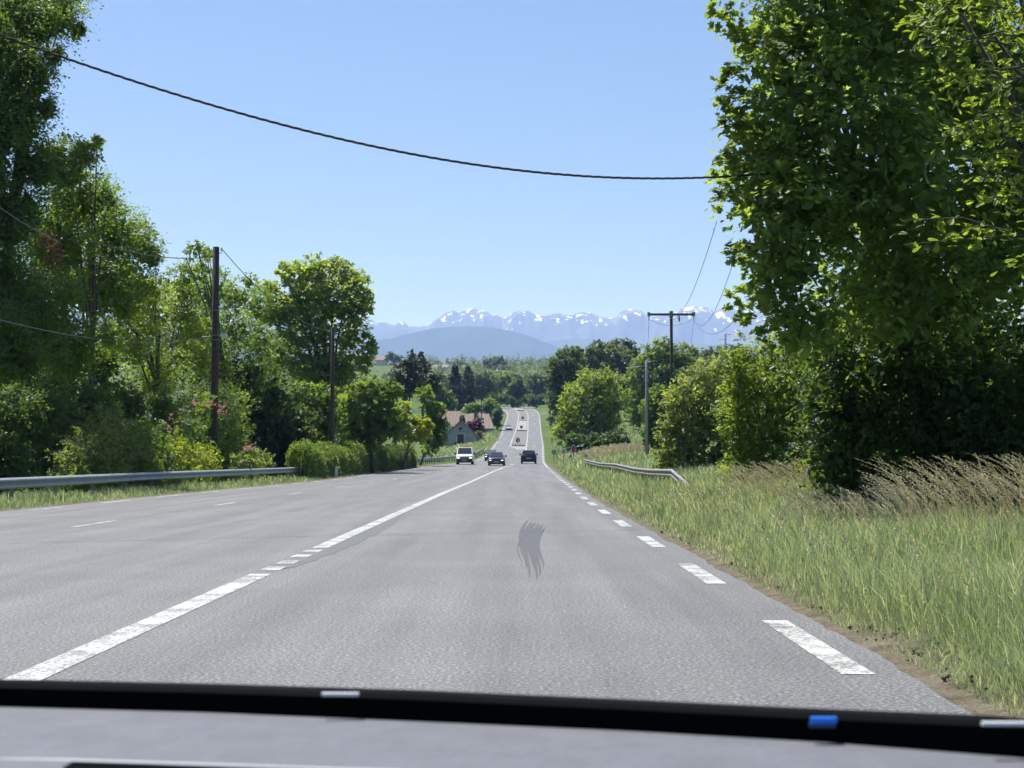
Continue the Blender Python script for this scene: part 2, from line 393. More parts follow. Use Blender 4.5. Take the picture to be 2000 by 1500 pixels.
island(522, 545, 'small pale concrete island at the hilltop')

# roadside dirt strips
def shoulder(label, side, d0, d1, wd, jag, seed):
    n = int((d1 - d0) / .15) + 1; ys = np.linspace(d0, d1, n); cols = 9; us = np.linspace(0, 1, cols)
    e0 = (XR(ys) + .12) if side > 0 else (XL(ys) - .30); r = wd + jag * nz(ys, ys * 0, .8, seed) + jag * .5 * nz(ys, ys * 0, 3.7, seed + 3) + jag * .3 * nz(ys, ys * 0, 11, seed + 5)
    X = e0[:, None] + side * r[:, None] * us; Y = np.repeat(ys[:, None], cols, 1)
    Z = np.maximum(ZR(Y) - .006 - .05 * np.maximum(0, us - .9), ground(X, Y) + .012 + .012 * nz(X, Y, 5.0, 2)); Z[:, :2] = ZR(Y[:, :2]) - .006
    i = np.arange(n * cols).reshape(n, cols); f = np.stack([i[:-1, :-1], i[:-1, 1:], i[1:, 1:], i[1:, :-1]], -1).reshape(-1, 4)
    tag(link('shoulder', mesh_np('shoulder', np.stack([X, Y, Z], -1).reshape(-1, 3), f if side > 0 else f[:, ::-1], DIRT)), label, None, None, 'structure')
shoulder('brown dirt shoulder along the right road edge', 1, 4, 160, .85, .26, 2)
shoulder('thin dirt shoulder along the left road edge', -1, 10, 175, .55, .12, 7)
# the side lane joining from the left on the climb, and one on the right
def lane(name, pts, wd, mat, label):
    vs = []; fs = []
    for i, (x, y) in enumerate(pts):
        a = np.array(pts[min(i + 1, len(pts) - 1)], float) - np.array(pts[max(i - 1, 0)], float); a /= np.linalg.norm(a); nrm = np.array([-a[1], a[0]]) * wd / 2
        for s in (-1, -.5, 0, .5, 1):
            xx, yy = x + nrm[0] * s, y + nrm[1] * s; vs.append((xx, yy, max(float(ground(xx, yy)) + .06, float(ZR(yy)) - .03 if XL(yy) - .6 < xx < XR(yy) + .5 else -99)))
    for i in range(len(pts) - 1):
        for s in range(4): fs.append((i * 5 + s, i * 5 + s + 1, i * 5 + 6 + s, i * 5 + 5 + s))
    o = MB().add(vs, fs).build(name, mat); tag(o, label, None, None, 'structure'); return o
lane('path', [(-5.2 - t, 352 - .25 * t) for t in np.linspace(0, 9, 12)], 5.5, ASPH, 'grey side lane joining the climb from the left')
lane('path', [(5.6 + t, 503 + .2 * t) for t in np.linspace(0, 9, 8)], 6, ASPH, 'grey farm track leaving the climb to the right')
lane('path', [(2.9 + t, 163 + .1 * t) for t in np.linspace(0, 3.5, 6)], 5, ASPH, 'grey lane mouth on the right by the signs')

# tyre smear on the road
def smear():
    vs = []; fs = []
    for px0, px1, a, b, wd in ((1019, 1034, 1016, 1110, 6), (1026, 1040, 1020, 1128, 8), (1033, 1047, 1022, 1104, 9), (1040, 1054, 1025, 1132, 8), (1047, 1060, 1027, 1124, 8), (1053, 1067, 1031, 1110, 5), (1013.5, 1024, 1050, 1106, 1.5)):
        base = len(vs); n = 14
        for i in range(n):
            t = i / (n - 1); py = a + (b - a) * t
            bow = -13 * math.sin(math.pi * min(1, t * 1.15) ** .8)
            px = px0 + 12 * (1 - t) + bow + (px1 - px0) * t * .55
            ww = wd * (.35 + .65 * min(1, t * 8)) * (1.0 if t < .65 else max(.12, 1 - (t - .65) * 2.6))
            d = F * CAMZ / (py - 896)
            for s in (-1, 1):
                q = P(px + s * ww * .62, py, 1.0); dd = CAMZ / (CAMZ - q[2]); vs.append((q[0] * dd, dd, .003))
        fs += [(base + 2 * i, base + 2 * i + 1, base + 2 * i + 3, base + 2 * i + 2) for i in range(n - 1)]
    for i, v in enumerate(vs): vs[i] = (v[0], v[1], .0042 + .0006 * (i // 28))
    o = MB().add(vs, fs).build('tyre_mark', simple('rubber_smear', (.062, .062, .068), .8, vary=.5, scale=30))
    tag(o, 'dark curved streaky tyre mark in the middle of the lane', 'tyre mark')
smear()

# ------------------------------------------------------------------ hills and mountains
def mtn_mat(name, rock, rock2, snow):
    m, t, o = newmat(name); b = N(t, 'ShaderNodeBsdfPrincipled', Roughness=.95); b.inputs['Specular IOR Level'].default_value = .05
    p = pos(t); a = noise(t, .0011, 6, .65, p)
    c = ramp(t, a, [(.35, rock), (.65, rock2)])
    if snow:
        sp = t.nodes.new('ShaderNodeSeparateXYZ'); t.links.new(p, sp.inputs[0])
        h = t.nodes.new('ShaderNodeMapRange'); h.inputs[1].default_value = 1290; h.inputs[2].default_value = 1660; t.links.new(sp.outputs[2], h.inputs[0])
        s1 = noise(t, 1.0, 5, .6, pos(t, (.013, .009, .0050)))
        ad = t.nodes.new('ShaderNodeMath'); ad.operation = 'MULTIPLY_ADD'; ad.inputs[1].default_value = .17; t.links.new(h.outputs[0], ad.inputs[0]); t.links.new(s1, ad.inputs[2])
        gate = t.nodes.new('ShaderNodeMath'); gate.operation = 'GREATER_THAN'; gate.inputs[1].default_value = 1290; t.links.new(sp.outputs[2], gate.inputs[0])
        f = ramp(t, ad.outputs[0], [(.688, (0, 0, 0)), (.698, (1, 1, 1))])
        fm = mixc(t, 1, f, gate.outputs[0], 'MULTIPLY')
        c = mixc(t, fm, c, (.95, .95, .96))
    t.links.new(c, b.inputs['Base Color']); t.links.new(b.outputs[0], o.inputs[0]); return m
def ridge(name, outline, d, mat, label, depth, rough, seed, jag_px=.5, base=40, nxx=700, nyy=36):
    px = np.array([a for a, b in outline], float); py = np.array([b for a, b in outline], float)
    us = np.linspace(px.min(), px.max(), nxx)
    crest = np.array([P(u, v, d) for u, v in zip(us, np.interp(us, px, py))])
    jj = np.zeros(nxx)
    for q_, a_ in ((.11, 1.0), (.31, .6), (.8, .35)): jj += a_ * np.sin(us * q_ + seed * 3.1 * q_ + 1.7 * np.sin(us * q_ * .37))
    crest[:, 2] += jj * jag_px * d / F
    k = np.sign(np.linspace(-1, 1, nyy)) * np.abs(np.linspace(-1, 1, nyy)) ** 1.5; co = []
    r = np.random.default_rng(seed)
    for v in k:
        h = (1 - abs(v)) ** 1.15 if v < 0 else (1 - v) ** 1.4
        Y = crest[:, 1] + v * depth; X = crest[:, 0] * Y / d if v < 0 else crest[:, 0]
        Z = base + (crest[:, 2] - base) * h
        am = rough * (crest[:, 2] - base) * min(1, abs(v) * 5) * (h ** .5)
        q = 0
        for o_, s in ((1.0, .0016), (.6, .0042), (.35, .0097)):
            q = q + o_ * (1 - 2 * np.abs(nz(X + 900 * seed, Y * .8, s * 1.0, seed + o_)))
        Z = np.minimum(Z + am * q * .5, base + (crest[:, 2] - base) * (1 - .35 * abs(v)))
        co.append(np.stack([X, Y, Z], -1))
    co = np.concatenate(co); i = np.arange(nxx * nyy).reshape(nyy, nxx)
    f = np.stack([i[:-1, :-1], i[:-1, 1:], i[1:, 1:], i[1:, :-1]], -1).reshape(-1, 4)
    o = link(name, mesh_np(name, co, f, mat, smooth_shade=True)); tag(o, label, None, None, 'structure'); return o
MT = [(-400, 640), (-150, 610), (60, 625), (200, 600), (380, 622), (560, 606), (660, 628), (720, 630), (731, 627), (757, 632), (768, 635), (781, 626), (790, 630), (799, 637), (838, 635), (849, 626), (866, 615), (883, 607), (902, 607), (920, 602), (949, 607), (964, 613), (979, 619), (990, 617), (1003, 609), (1016, 604), (1034, 608), (1049, 617), (1090, 613), (1120, 613), (1153, 610), (1169, 618), (1205, 619), (1212, 610), (1222, 605), (1234, 602), (1253, 608), (1262, 615), (1275, 617), (1319, 612), (1330, 603), (1356, 596), (1378, 599), (1393, 606), (1405, 601), (1419, 597), (1441, 602), (1458, 608), (1520, 600), (1600, 615), (1750, 596), (1900, 618), (2200, 604), (2450, 640)]
ridge('mountain_range', MT, 16500, mtn_mat('mountain_rock', (.040, .048, .050), (.095, .095, .090), True), 'hazy blue mountain range streaked with snow', 2800, .30, 3, 1.3)
HL = [(-400, 660), (0, 640), (300, 668), (560, 668), (700, 668), (760, 661), (800, 650), (845, 641), (880, 637), (930, 636), (965, 639), (1000, 646), (1040, 658), (1075, 672), (1120, 690), (1200, 715), (1300, 740), (1600, 760), (2200, 760)]
ridge('forested_hill', HL, 11000, mtn_mat('hill_forest', (.028, .045, .030), (.045, .062, .036), False), 'dark blue wooded hill in front of the mountains', 2600, .10, 8)
H2 = [(600, 760), (900, 715), (1000, 685), (1060, 668), (1100, 662), (1150, 660), (1190, 668), (1240, 676), (1330, 668), (1420, 672), (1520, 664), (1700, 675), (2100, 668), (2400, 690)]
ridge('forested_hill', H2, 13500, mtn_mat('hill_forest_far', (.034, .050, .034), (.055, .072, .042), False), 'paler low wooded hill to the right below the peaks', 3000, .10, 12)

# ------------------------------------------------------------------ foliage
def leaf_simple(): return np.array([[0, 0, 0], [.5, .30, .10], [1, 0, 0], [.5, -.30, .10]]), np.array([[0, 2, 1], [0, 3, 2]])
def leaf_maple():
    o = [(0, 0), (.16, .55), (.40, .27), (.62, .50), (.66, .20), (1.02, 0), (.66, -.20), (.62, -.50), (.40, -.27), (.16, -.55)]
    v = [(x, y, .14 * abs(y) - .10 * x * x) for x, y in o]; n = len(o)
    return np.array(v), np.array([[0, i, i + 1] for i in range(1, n - 1)])
def leaf_oak():
    h = [(0, .0), (.16, .05), (.26, .15), (.36, .11), (.46, .22), (.56, .17), (.68, .28), (.78, .21), (.90, .22), (1.0, .0)]
    v = [(x, 0, -.10 * x * x) for x, y in h] + [(x, y, .12 * y - .10 * x * x) for x, y in h[1:-1]] + [(x, -y, .12 * y - .10 * x * x) for x, y in h[1:-1]]
    n = len(h); f = []
    for s in (n, n + n - 2):
        L = [0] + [s + i for i in range(n - 2)] + [n - 1]
        for i in range(n - 1):
            for tri in ((i, i + 1, L[i + 1]), (i, L[i + 1], L[i])):
                if len(set(tri)) == 3: f.append(tri)
    return np.array(v), np.array(f)
def leaf_needle(): return np.array([[0, 0, 0], [.35, .10, .03], [1.1, 0, -.05], [.35, -.10, .03]]), np.array([[0, 2, 1], [0, 3, 2]])
TPL = {'simple': leaf_simple(), 'maple': leaf_maple(), 'oak': leaf_oak(), 'needle': leaf_needle()}

def unit(v): return v / np.maximum(1e-9, np.linalg.norm(v, axis=-1, keepdims=True))
def place_leaves(p, l, n, s, tint, tpl):
    tv, tf = TPL[tpl]; n = unit(n); l = unit(l - n * np.sum(l * n, -1, keepdims=True)); b = np.cross(n, l)
    co = p[:, None, :] + s[:, None, None] * (l[:, None, :] * tv[None, :, 0:1] + b[:, None, :] * tv[None, :, 1:2] + n[:, None, :] * tv[None, :, 2:3])
    k = len(tv); fc = tf[None] + (np.arange(len(p)) * k)[:, None, None]
    return co.reshape(-1, 3), fc.reshape(-1, 3), np.repeat(tint, k)
def lobe_noise(d, seed): return (np.sin(d @ np.array([3.1, 1.7, 2.3]) + seed) + np.sin(d @ np.array([-2.2, 3.9, 1.4]) + seed * 1.7) + np.sin(d @ np.array([5.2, -4.1, 4.7]) + seed * 2.3) * .7 + np.sin(d @ np.array([-7.3, 6.2, 8.1]) + seed * 3.1) * .5) / 3.2

def sprays(lobes, leaf, n_leaf, rg, per=12, slen=6.0, droop=.25, tpl='simple', upn=.8, rough=.22, shell=.55, drop_z=None, env=None):
    """leaves on short twigs that spring from the shells of the lobes"""
    C = np.array([l[0] for l in lobes]); RD = np.array([l[1] for l in lobes])
    area = RD[:, 0] * RD[:, 2] + RD[:, 0] * RD[:, 1]; area = area / area.sum()
    ns = max(6, int(n_leaf / per)); over = int(ns * 1.9)
    li = rg.choice(len(lobes), over, p=area)
    dr = unit(rg.normal(size=(over, 3))); dr[:, 2] = np.where(dr[:, 2] < -.5, -dr[:, 2], dr[:, 2])
    rad = shell + (1 - shell) * rg.random(over) ** .45
    rad = rad * (1 + rough * lobe_noise(dr * 1.6 + li[:, None] * 1.3, 1.0))
    p0 = C[li] + dr * RD[li] * rad[:, None]
    keep = np.ones(over, bool)
    for c, r in zip(C, RD):
        keep &= ~(np.sum(((p0 - c) / (r * .70)) ** 2, -1) < 1)
    if drop_z is not None: keep &= p0[:, 2] > drop_z
    if env is not None:                                            # no spray may float clear of the crown
        near = np.zeros(over, bool)
        for c, r in env: near |= np.sum(((p0 - c) / (r * 1.10)) ** 2, -1) < 1
        keep &= near
    ii = np.flatnonzero(keep)[:ns]; p0 = p0[ii]; dr = dr[ii]; m = len(ii)
    a = unit(dr + np.array([0, 0, .25]) + rg.normal(size=(m, 3)) * .55)
    L = np.minimum(leaf * slen, .62 * RD[li[ii], 0]) * (.6 + .8 * rg.random(m))
    t = (np.arange(per) + .5) / per
    t = t[None] + rg.normal(size=(m, per)) * .06
    pts = p0[:, None] + a[:, None] * (L[:, None] * t)[..., None] + rg.normal(size=(m, per, 3)) * (L * .16)[:, None, None]
    pts[..., 2] -= droop * L[:, None] * t * t
    sp_t = rg.random(m)
    tint = np.clip(.55 * sp_t[:, None] + .45 * rg.random((m, per)), 0, 1)
    nn = np.array([0, 0, upn]) + dr[:, None] * .35 + rg.normal(size=(m, 1, 3)) * .38 + rg.normal(size=(m, per, 3)) * .30
    ll = a[:, None] * .7 + rg.normal(size=(m, per, 3)) * .6
    s = leaf * (.65 + .6 * rg.random((m, per)))
    tips = (p0, a, L)
    return place_leaves(pts.reshape(-1, 3), ll.reshape(-1, 3), nn.reshape(-1, 3), s.ravel(), tint.ravel(), tpl), tips

def merge(parts):
    V, Fc, T = [], [], []; n = 0
    for v, f, t in parts: V.append(v); Fc.append(f + n); T.append(t); n += len(v)
    return np.concatenate(V), np.concatenate(Fc), np.concatenate(T)

def trunk_mesh(base, lobes, r0, parent, rg, twigs=None, top=None):
    m = MB(); top = np.mean([l[0] for l in lobes], 0) if top is None else np.array(top)
    b = np.array(base); pts = []; rad = []; bend = rg.normal(size=3) * .03 * np.linalg.norm(top - b); bend[2] = 0
    for t in np.linspace(0, 1, 7):
        pts.append(b + (top - b) * t + bend * math.sin(t * math.pi)); rad.append(r0 * (1.25 if t == 0 else 1) * (1 - .62 * t))
    m.tube(pts, rad, 9)
    for c, r in lobes[:9]:
        t0 = .45 + .4 * rg.random(); i = int(t0 * 6); s = pts[i]; e = np.array(c) + r * .35 * unit(rg.normal(size=3)); mid = (s + e) / 2 + np.array([0, 0, .08 * np.linalg.norm(e - s)])
        m.tube([s, mid, e], [rad[i] * .6, rad[i] * .38, rad[i] * .12], 6)
    if twigs is not None:
        tw = MB(); p0, a, L = twigs
        for j in rg.choice(len(p0), min(260, len(p0)), replace=False):
            tw.tube([p0[j] - a[j] * L[j] * .5, p0[j] + a[j] * L[j] * .5], [L[j] * .012, L[j] * .005], 3, False)
        tw.build('twigs', BARK, parent)['kind'] = 'stuff'
    return m.build('trunk', BARK, parent, shade=True)

NLEAF = [0]; STAT = []
def tree(name, label, d, px_lobes, mat, leaf=.09, cover=4.5, cat='tree', group=None, per=12, slen=6.0, tpl='simple', trunk=.16, base=None, seed=1, rough=.22, droop=.25,
         depth=1.0, min_px=7.0, twig=False, crown='crown', upn=.8, sq=1.0, shell=.55, ground_z=None, trunk_top=None, skirt=None, nsub=7, behind=True, fill=5.0, fixed=False, front=None):
    """px_lobes: (px, py, radius px[, offset in m along the road]); the crown is a cloud of round lobes, each with a second one behind it"""
    rg = np.random.default_rng(seed * 101 + 5)
    s = d / F; leaf = max(leaf, min_px * s); lobes = []; apx = 0; moved = False
    for q in px_lobes:
        px, py, rp = q[:3]; off = q[3] if len(q) > 3 else rg.uniform(-.35, .35) * rp * s
        dl = max(d + off, (front or (18.2 if cat == 'tree' else 15.7)) * F / (1017 - px - rp)) if (px < 600 and d < 100 and behind) else d + off
        moved |= dl > d + off + 2
        c = P(px, py, dl); r = rp * dl / F
        lobes.append((c, np.array([r, r * .9, r * sq]))); apx += math.pi * rp * rp
        if depth > 0:
            c2 = P(px + rg.uniform(-.2, .2) * rp, py + .1 * rp, dl + r * depth); lobes.append((c2, np.array([r, r * .9, r * sq]) * .95)); apx += math.pi * rp * rp * .8
    if skirt is None: skirt = cat in ('bush', 'hedge', 'thicket')
    C = np.array([l[0] for l in lobes])
    if skirt:                                                      # foliage down to the ground
        add = []
        for c, r in lobes:
            c = c.copy(); gz_ = float(ground(c[0], c[1]))
            while c[2] - .8 * r[2] > gz_:
                c = c - np.array([0, 0, r[2] * 1.0])
                if all(np.linalg.norm(c - e[0]) > .75 * r[0] for e in lobes + add): add.append((c.copy(), r)); apx += math.pi * (r[0] / s) ** 2
        lobes += add
    cores = lobes; sub = []
    for c, r in lobes:                                             # each lobe breaks up into smaller clumps
        sub.append((c, r * .72))
        for k_ in range(nsub):
            v_ = unit(rg.normal(size=3)); v_[2] = abs(v_[2]) if rg.random() < .6 else v_[2]; q_ = rg.uniform(.34, .54)
            sub.append((c + v_ * r * rg.uniform(.55, .8), r * q_ * np.array([1.1, 1.1, .85])))
    if nsub: lobes = sub
    C = np.array([l[0] for l in cores])
    bx, by = (C[:, 0].mean(), C[:, 1].mean()) if base is None or (moved and not fixed) else base
    bz = float(ground(bx, by)) if ground_z is None else ground_z
    root = empty(name, (bx, by, bz), 0, label, cat, group)
    leaf_area = .36 * (leaf / s) ** 2
    q_ = np.array([((c[0] - C[:, 0].min()) / s, (c[2] - C[:, 2].min()) / s, r[0] / s) for c, r in cores])
    g_ = max(2.0, q_[:, 2].mean() / 8); ux = np.arange((q_[:, 0] - q_[:, 2]).min(), (q_[:, 0] + q_[:, 2]).max(), g_); uz = np.arange((q_[:, 1] - q_[:, 2]).min(), (q_[:, 1] + q_[:, 2]).max(), g_)
    ux, uz = np.meshgrid(ux, uz); hit = np.zeros(ux.shape, bool)
    for a_, b_, r_ in q_: hit |= (ux - a_) ** 2 + (uz - b_) ** 2 < r_ * r_
    n = int(hit.sum() * g_ * g_ * cover * 1.7 / leaf_area)
    STAT.append((label[:40], n))
    NLEAF[0] += n
    (v, f, t), tips = sprays(lobes, leaf, n, rg, per, slen, droop, tpl, upn, rough, shell, bz + .05, cores)
    big = leaf * 2.4; nf = int(hit.sum() * g_ * g_ * fill / (.36 * (big / s) ** 2))      # inner leaves that close the crown
    cc = np.array([c for c, r in cores]); cr = np.array([r for c, r in cores]); ci = rg.choice(len(cores), nf, p=cr[:, 0] ** 2 / (cr[:, 0] ** 2).sum())
    pf = cc[ci] + unit(rg.normal(size=(nf, 3))) * cr[ci] * (.62 * rg.random(nf) ** .5)[:, None]; pf = pf[pf[:, 2] > bz + .02]; nf = len(pf)
    v, f, t = merge([(v, f, t), place_leaves(pf, rg.normal(size=(nf, 3)), rg.normal(size=(nf, 3)) + np.array([0, -.6, .2]), big * rg.uniform(.7, 1.2, nf), rg.random(nf) * .7, 'simple')])
    loc = np.array([bx, by, bz])
    me = mesh_np(crown, v - loc, f, LM[mat], t)
    o = link(crown, me, root)
    tl = [(c - loc, r) for c, r in cores]
    if trunk: trunk_mesh((0, 0, -.1), tl, trunk, root, rg, (tips[0] - loc, tips[1], tips[2]) if twig else None, None if trunk_top is None else np.array(trunk_top) - loc)
    return root, cores
def extra_sprays(root, name, px_lobes, d, mat, leaf, n, seed, tpl='simple', front=None, **kw):
    rg = np.random.default_rng(seed); dd = [front * F / (1017 - a) if front else d for a, b, r in px_lobes]; lobes = [(P(a, b, e), np.array([r, r, r]) * e / F) for (a, b, r), e in zip(px_lobes, dd)]
    (v, f, t), _ = sprays(lobes, leaf, n, rg, tpl=tpl, **kw)
    return link(name, mesh_np(name, v - np.array(root.location), f, LM[mat], t), root)

# ---- right side, nearest first
r, _ = tree('maple_tree', 'tall dense maple towering over the right verge, end of cable hidden in it', 31, [
    (1690, 60, 210), (1560, 60, 110), (1600, 210, 150), (1520, 150, 80), (1500, 300, 95), (1470, 250, 62), (1480, 390, 80), (1560, 400, 140), (1530, 500, 95), (1500, 560, 62),
    (1750, 330, 220), (1900, 150, 240, 3), (1720, 560, 190, 1.5), (1900, 480, 240, 3), (1560, 640, 85), (2050, 300, 300, 3), (1820, -120, 300, 2), (1600, -80, 160)],
    'maple', .132, 1.9, tpl='maple', per=9, slen=5.5, trunk=.30, base=(10.5, 37.5), seed=3, twig=True, depth=.8, rough=.30, droop=.35)
extra_sprays(r, 'branch_sprig', [(1405, 20, 18), (1425, 48, 22), (1455, 62, 22), (1405, 150, 16), (1430, 165, 24), (1425, 255, 22), (1420, 330, 24), (1425, 400, 22), (1450, 90, 20), (1440, 210, 30), (1450, 500, 26), (1440, 590, 20), (1460, 640, 22)], 31, 'maple', .145, 1100, 77, tpl='maple', per=7, slen=3.6, shell=.3)
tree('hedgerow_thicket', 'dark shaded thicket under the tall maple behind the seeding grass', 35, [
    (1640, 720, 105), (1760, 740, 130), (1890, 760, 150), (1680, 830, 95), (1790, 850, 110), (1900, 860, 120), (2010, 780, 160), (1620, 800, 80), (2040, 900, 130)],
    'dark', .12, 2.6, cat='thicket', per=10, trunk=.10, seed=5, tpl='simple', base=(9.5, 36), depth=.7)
tree('hazel_bush', 'bright yellow-green bush against the left foot of the maple', 56, [
    (1500, 705, 55), (1470, 760, 55), (1530, 770, 70), (1455, 830, 60), (1520, 850, 70), (1560, 700, 50), (1580, 830, 60), (1440, 700, 30), (1470, 890, 50), (1560, 900, 50)],
    'fresh', .10, 3.2, cat='bush', trunk=.09, seed=6, base=(8.8, 57), rough=.3)
tree('hedge_bush', 'big rounded green bush behind the right guardrail beside the wooden pole', 84, [
    (1330, 790, 42), (1370, 760, 48), (1420, 735, 45), (1310, 850, 38), (1365, 840, 55), (1420, 810, 60), (1300, 885, 24), (1345, 895, 42), (1400, 890, 55), (1440, 850, 50), (1450, 760, 40), (1330, 925, 34), (1390, 940, 40)],
    'pale', .10, 4.4, cat='bush', trunk=.10, seed=8, base=(10.2, 85), rough=.3)

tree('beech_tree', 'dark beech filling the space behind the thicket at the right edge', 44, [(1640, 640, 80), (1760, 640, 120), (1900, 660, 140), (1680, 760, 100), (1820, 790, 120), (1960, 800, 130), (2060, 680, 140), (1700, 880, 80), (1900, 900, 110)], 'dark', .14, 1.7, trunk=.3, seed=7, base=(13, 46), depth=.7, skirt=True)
# the oak at the right edge: separate leaves for the sprays that hang nearest
OAKD = 14.5
oroot = empty('oak_tree', (6.1, 15.5, float(ground(6.1, 15.5))), 0, 'oak leaning in at the right edge, bright sunlit leaves hanging nearest', 'tree')
ol = np.array(oroot.location)
def oak():
    rg = np.random.default_rng(19)
    lob = [(P(a, b, OAKD + dd), np.array([rr, rr, rr]) * OAKD / F) for a, b, rr, dd in ((1985, 60, 130, .3), (1960, 210, 90, .2), (2080, 200, 170, .6), (2010, 330, 90, .1), (2060, 420, 110, .3), (1890, 40, 80, .4), (2150, -40, 220, .6), (1960, -60, 140, .5), (2120, 520, 90, .9))]
    (v, f, t), tips = sprays(lob, .105, 2600, rg, 8, 4.5, .3, 'oak', .6, .3, .4)
    o = link('foliage', mesh_np('foliage', v - ol, f, LM['fresh'], t), oroot); o['kind'] = 'stuff'
    trunk_mesh((0, 0, -.1), [(c - ol, r_) for c, r_ in lob], .2, oroot, rg, (tips[0] - ol, tips[1], tips[2]), P(2130, 100, 15.8) - ol)
    # twigs that reach out to the left, each leaf an object
    tv, tf = TPL['oak']; me = [mesh_np('leaf', tv, tf, LM['fresh'], np.full(len(tv), .35 + .12 * i)) for i in range(5)]
    branches = [((2060, 455), (1940, 462), (1765, 478)), ((1960, 450), (1880, 425), (1770, 430)), ((2020, 470), (1930, 440), (1850, 462)), ((2040, 395), (1960, 385), (1900, 380)), ((2040, 300), (1950, 300), (1880, 315)), ((2040, 250), (1930, 248), (1840, 268)),
                ((2010, 200), (1900, 235), (1850, 262)), ((1980, 90), (1850, 60), (1745, 45)), ((1960, 60), (1840, 90), (1790, 95)), ((2000, 130), (1900, 140), (1830, 150)), ((2010, 20), (1900, 10), (1800, 15)), ((2040, 340), (1960, 340), (1905, 325))]
    m = MB(); cnt = 0
    for bi, (a, b, c) in enumerate(branches):
        A, B, Cc = P(*a, OAKD + .4), P(*b, OAKD + .1), P(*c, OAKD - .15)
        m.tube([A - ol, B - ol, Cc - ol], [.012, .007, .003], 5)
        for j in range(25):
            if cnt >= 300: break
            t = .15 + .85 * (j + .5) / 25; q = (1 - t) ** 2 * A + 2 * t * (1 - t) * B + t * t * Cc
            dirv = unit(2 * (1 - t) * (B - A) + 2 * t * (Cc - B))
            p = q + rg.normal(size=3) * .045
            n = unit(np.array([0, -.25, .8]) + rg.normal(size=3) * .5); l = unit(dirv * .7 + rg.normal(size=3) * .55); l = unit(l - n * (l @ n)); bb = np.cross(n, l)
            s = .105 * rg.uniform(.7, 1.25)
            o = bpy.data.objects.new('leaf', me[int(rg.integers(5))]); COL.objects.link(o); o.parent = oroot
            M = Matrix.Identity(4)
            for i in range(3): M[i][0], M[i][1], M[i][2] = l[i] * s, bb[i] * s, n[i] * s
            M.translation = Vector(p - ol); o.matrix_local = M; cnt += 1
    m.build('branch', BARK, oroot)
oak()

# ---- right side, far
tree('ash_tree', 'light green round tree alone right of the road, beyond the signs', 228, [
    (1150, 760, 38), (1185, 755, 32), (1125, 790, 34), (1165, 800, 48), (1190, 790, 34), (1110, 830, 28), (1145, 840, 42), (1185, 840, 34), (1205, 795, 16), (1100, 850, 22)],
    'fresh', .12, 5, trunk=.25, seed=11, rough=.25, base=(10.8, 229), min_px=5.6)
tree('dogwood_bush', 'low dark bush at the foot of the light green round tree', 222, [(1205, 866, 22), (1180, 868, 22), (1150, 866, 20), (1220, 872, 14), (1120, 862, 16)], 'dark', .12, 5, cat='bush', trunk=.06, seed=12, min_px=5.6)
tree('oak_tree', 'dark oak at the road bend left of the light green tree', 330, [
    (1100, 705, 26), (1085, 725, 22), (1115, 720, 26), (1095, 755, 30), (1120, 760, 25), (1085, 790, 20), (1105, 800, 26), (1090, 825, 18), (1125, 690, 14), (1078, 750, 14)],
    'dark', .14, 5.5, trunk=.35, seed=13, rough=.3, base=(9.6, 331), min_px=5.6)
tree('lime_tree', 'grey-green tree between the dark oak and the wooden power pole', 370, [
    (1150, 700, 22), (1175, 690, 22), (1200, 700, 26), (1160, 730, 28), (1200, 735, 30), (1225, 720, 20), (1210, 770, 30), (1235, 770, 28)],
    'far', .14, 5, trunk=.3, seed=14, base=(24, 371), min_px=5.6)
tree('oak_tree', 'dark-topped tree peeping over the wood left of the power pole', 430, [(1205, 682, 18), (1225, 680, 16), (1190, 690, 16), (1240, 690, 14), (1215, 705, 24)], 'dark', .14, 5, trunk=.3, seed=15, base=(30, 431), min_px=5.6)
tree('poplar_tree', 'broad green tree directly behind the wooden power pole', 290, [
    (1280, 695, 30), (1310, 690, 28), (1260, 715, 26), (1245, 740, 26), (1300, 735, 36), (1335, 710, 24), (1345, 740, 26), (1270, 770, 36), (1315, 785, 40), (1250, 790, 30), (1275, 812, 34), (1245, 812, 26), (1310, 820, 34)],
    'mid', .14, 5, trunk=.35, seed=16, base=(27, 292), min_px=5.6)
tree('birch_tree', 'slim upright pale tree just right of the wooden power pole', 300, [(1352, 690, 12), (1345, 705, 13), (1358, 715, 15), (1350, 740, 16), (1340, 680, 8), (1362, 735, 14)], 'pale', .12, 5, trunk=.18, seed=17, base=(33.5, 301), min_px=5.6, sq=1.3)
tree('willow_tree', 'hazy round tree below the lattice pylon', 420, [(1390, 700, 22), (1415, 694, 20), (1375, 712, 20), (1440, 690, 16), (1400, 730, 28), (1440, 715, 24), (1460, 700, 20)], 'far', .14, 5, trunk=.3, seed=18, base=(55, 421), min_px=5.6)
tree('elder_bush', 'shrub in the field just behind the concrete lamp pole', 165, [(1285, 770, 18), (1300, 785, 20), (1270, 790, 14), (1285, 810, 22), (1262, 800, 14), (1300, 830, 20), (1280, 850, 16)], 'mid', .12, 5, cat='bush', trunk=.08, seed=20, base=(15.2, 166), min_px=5.6)

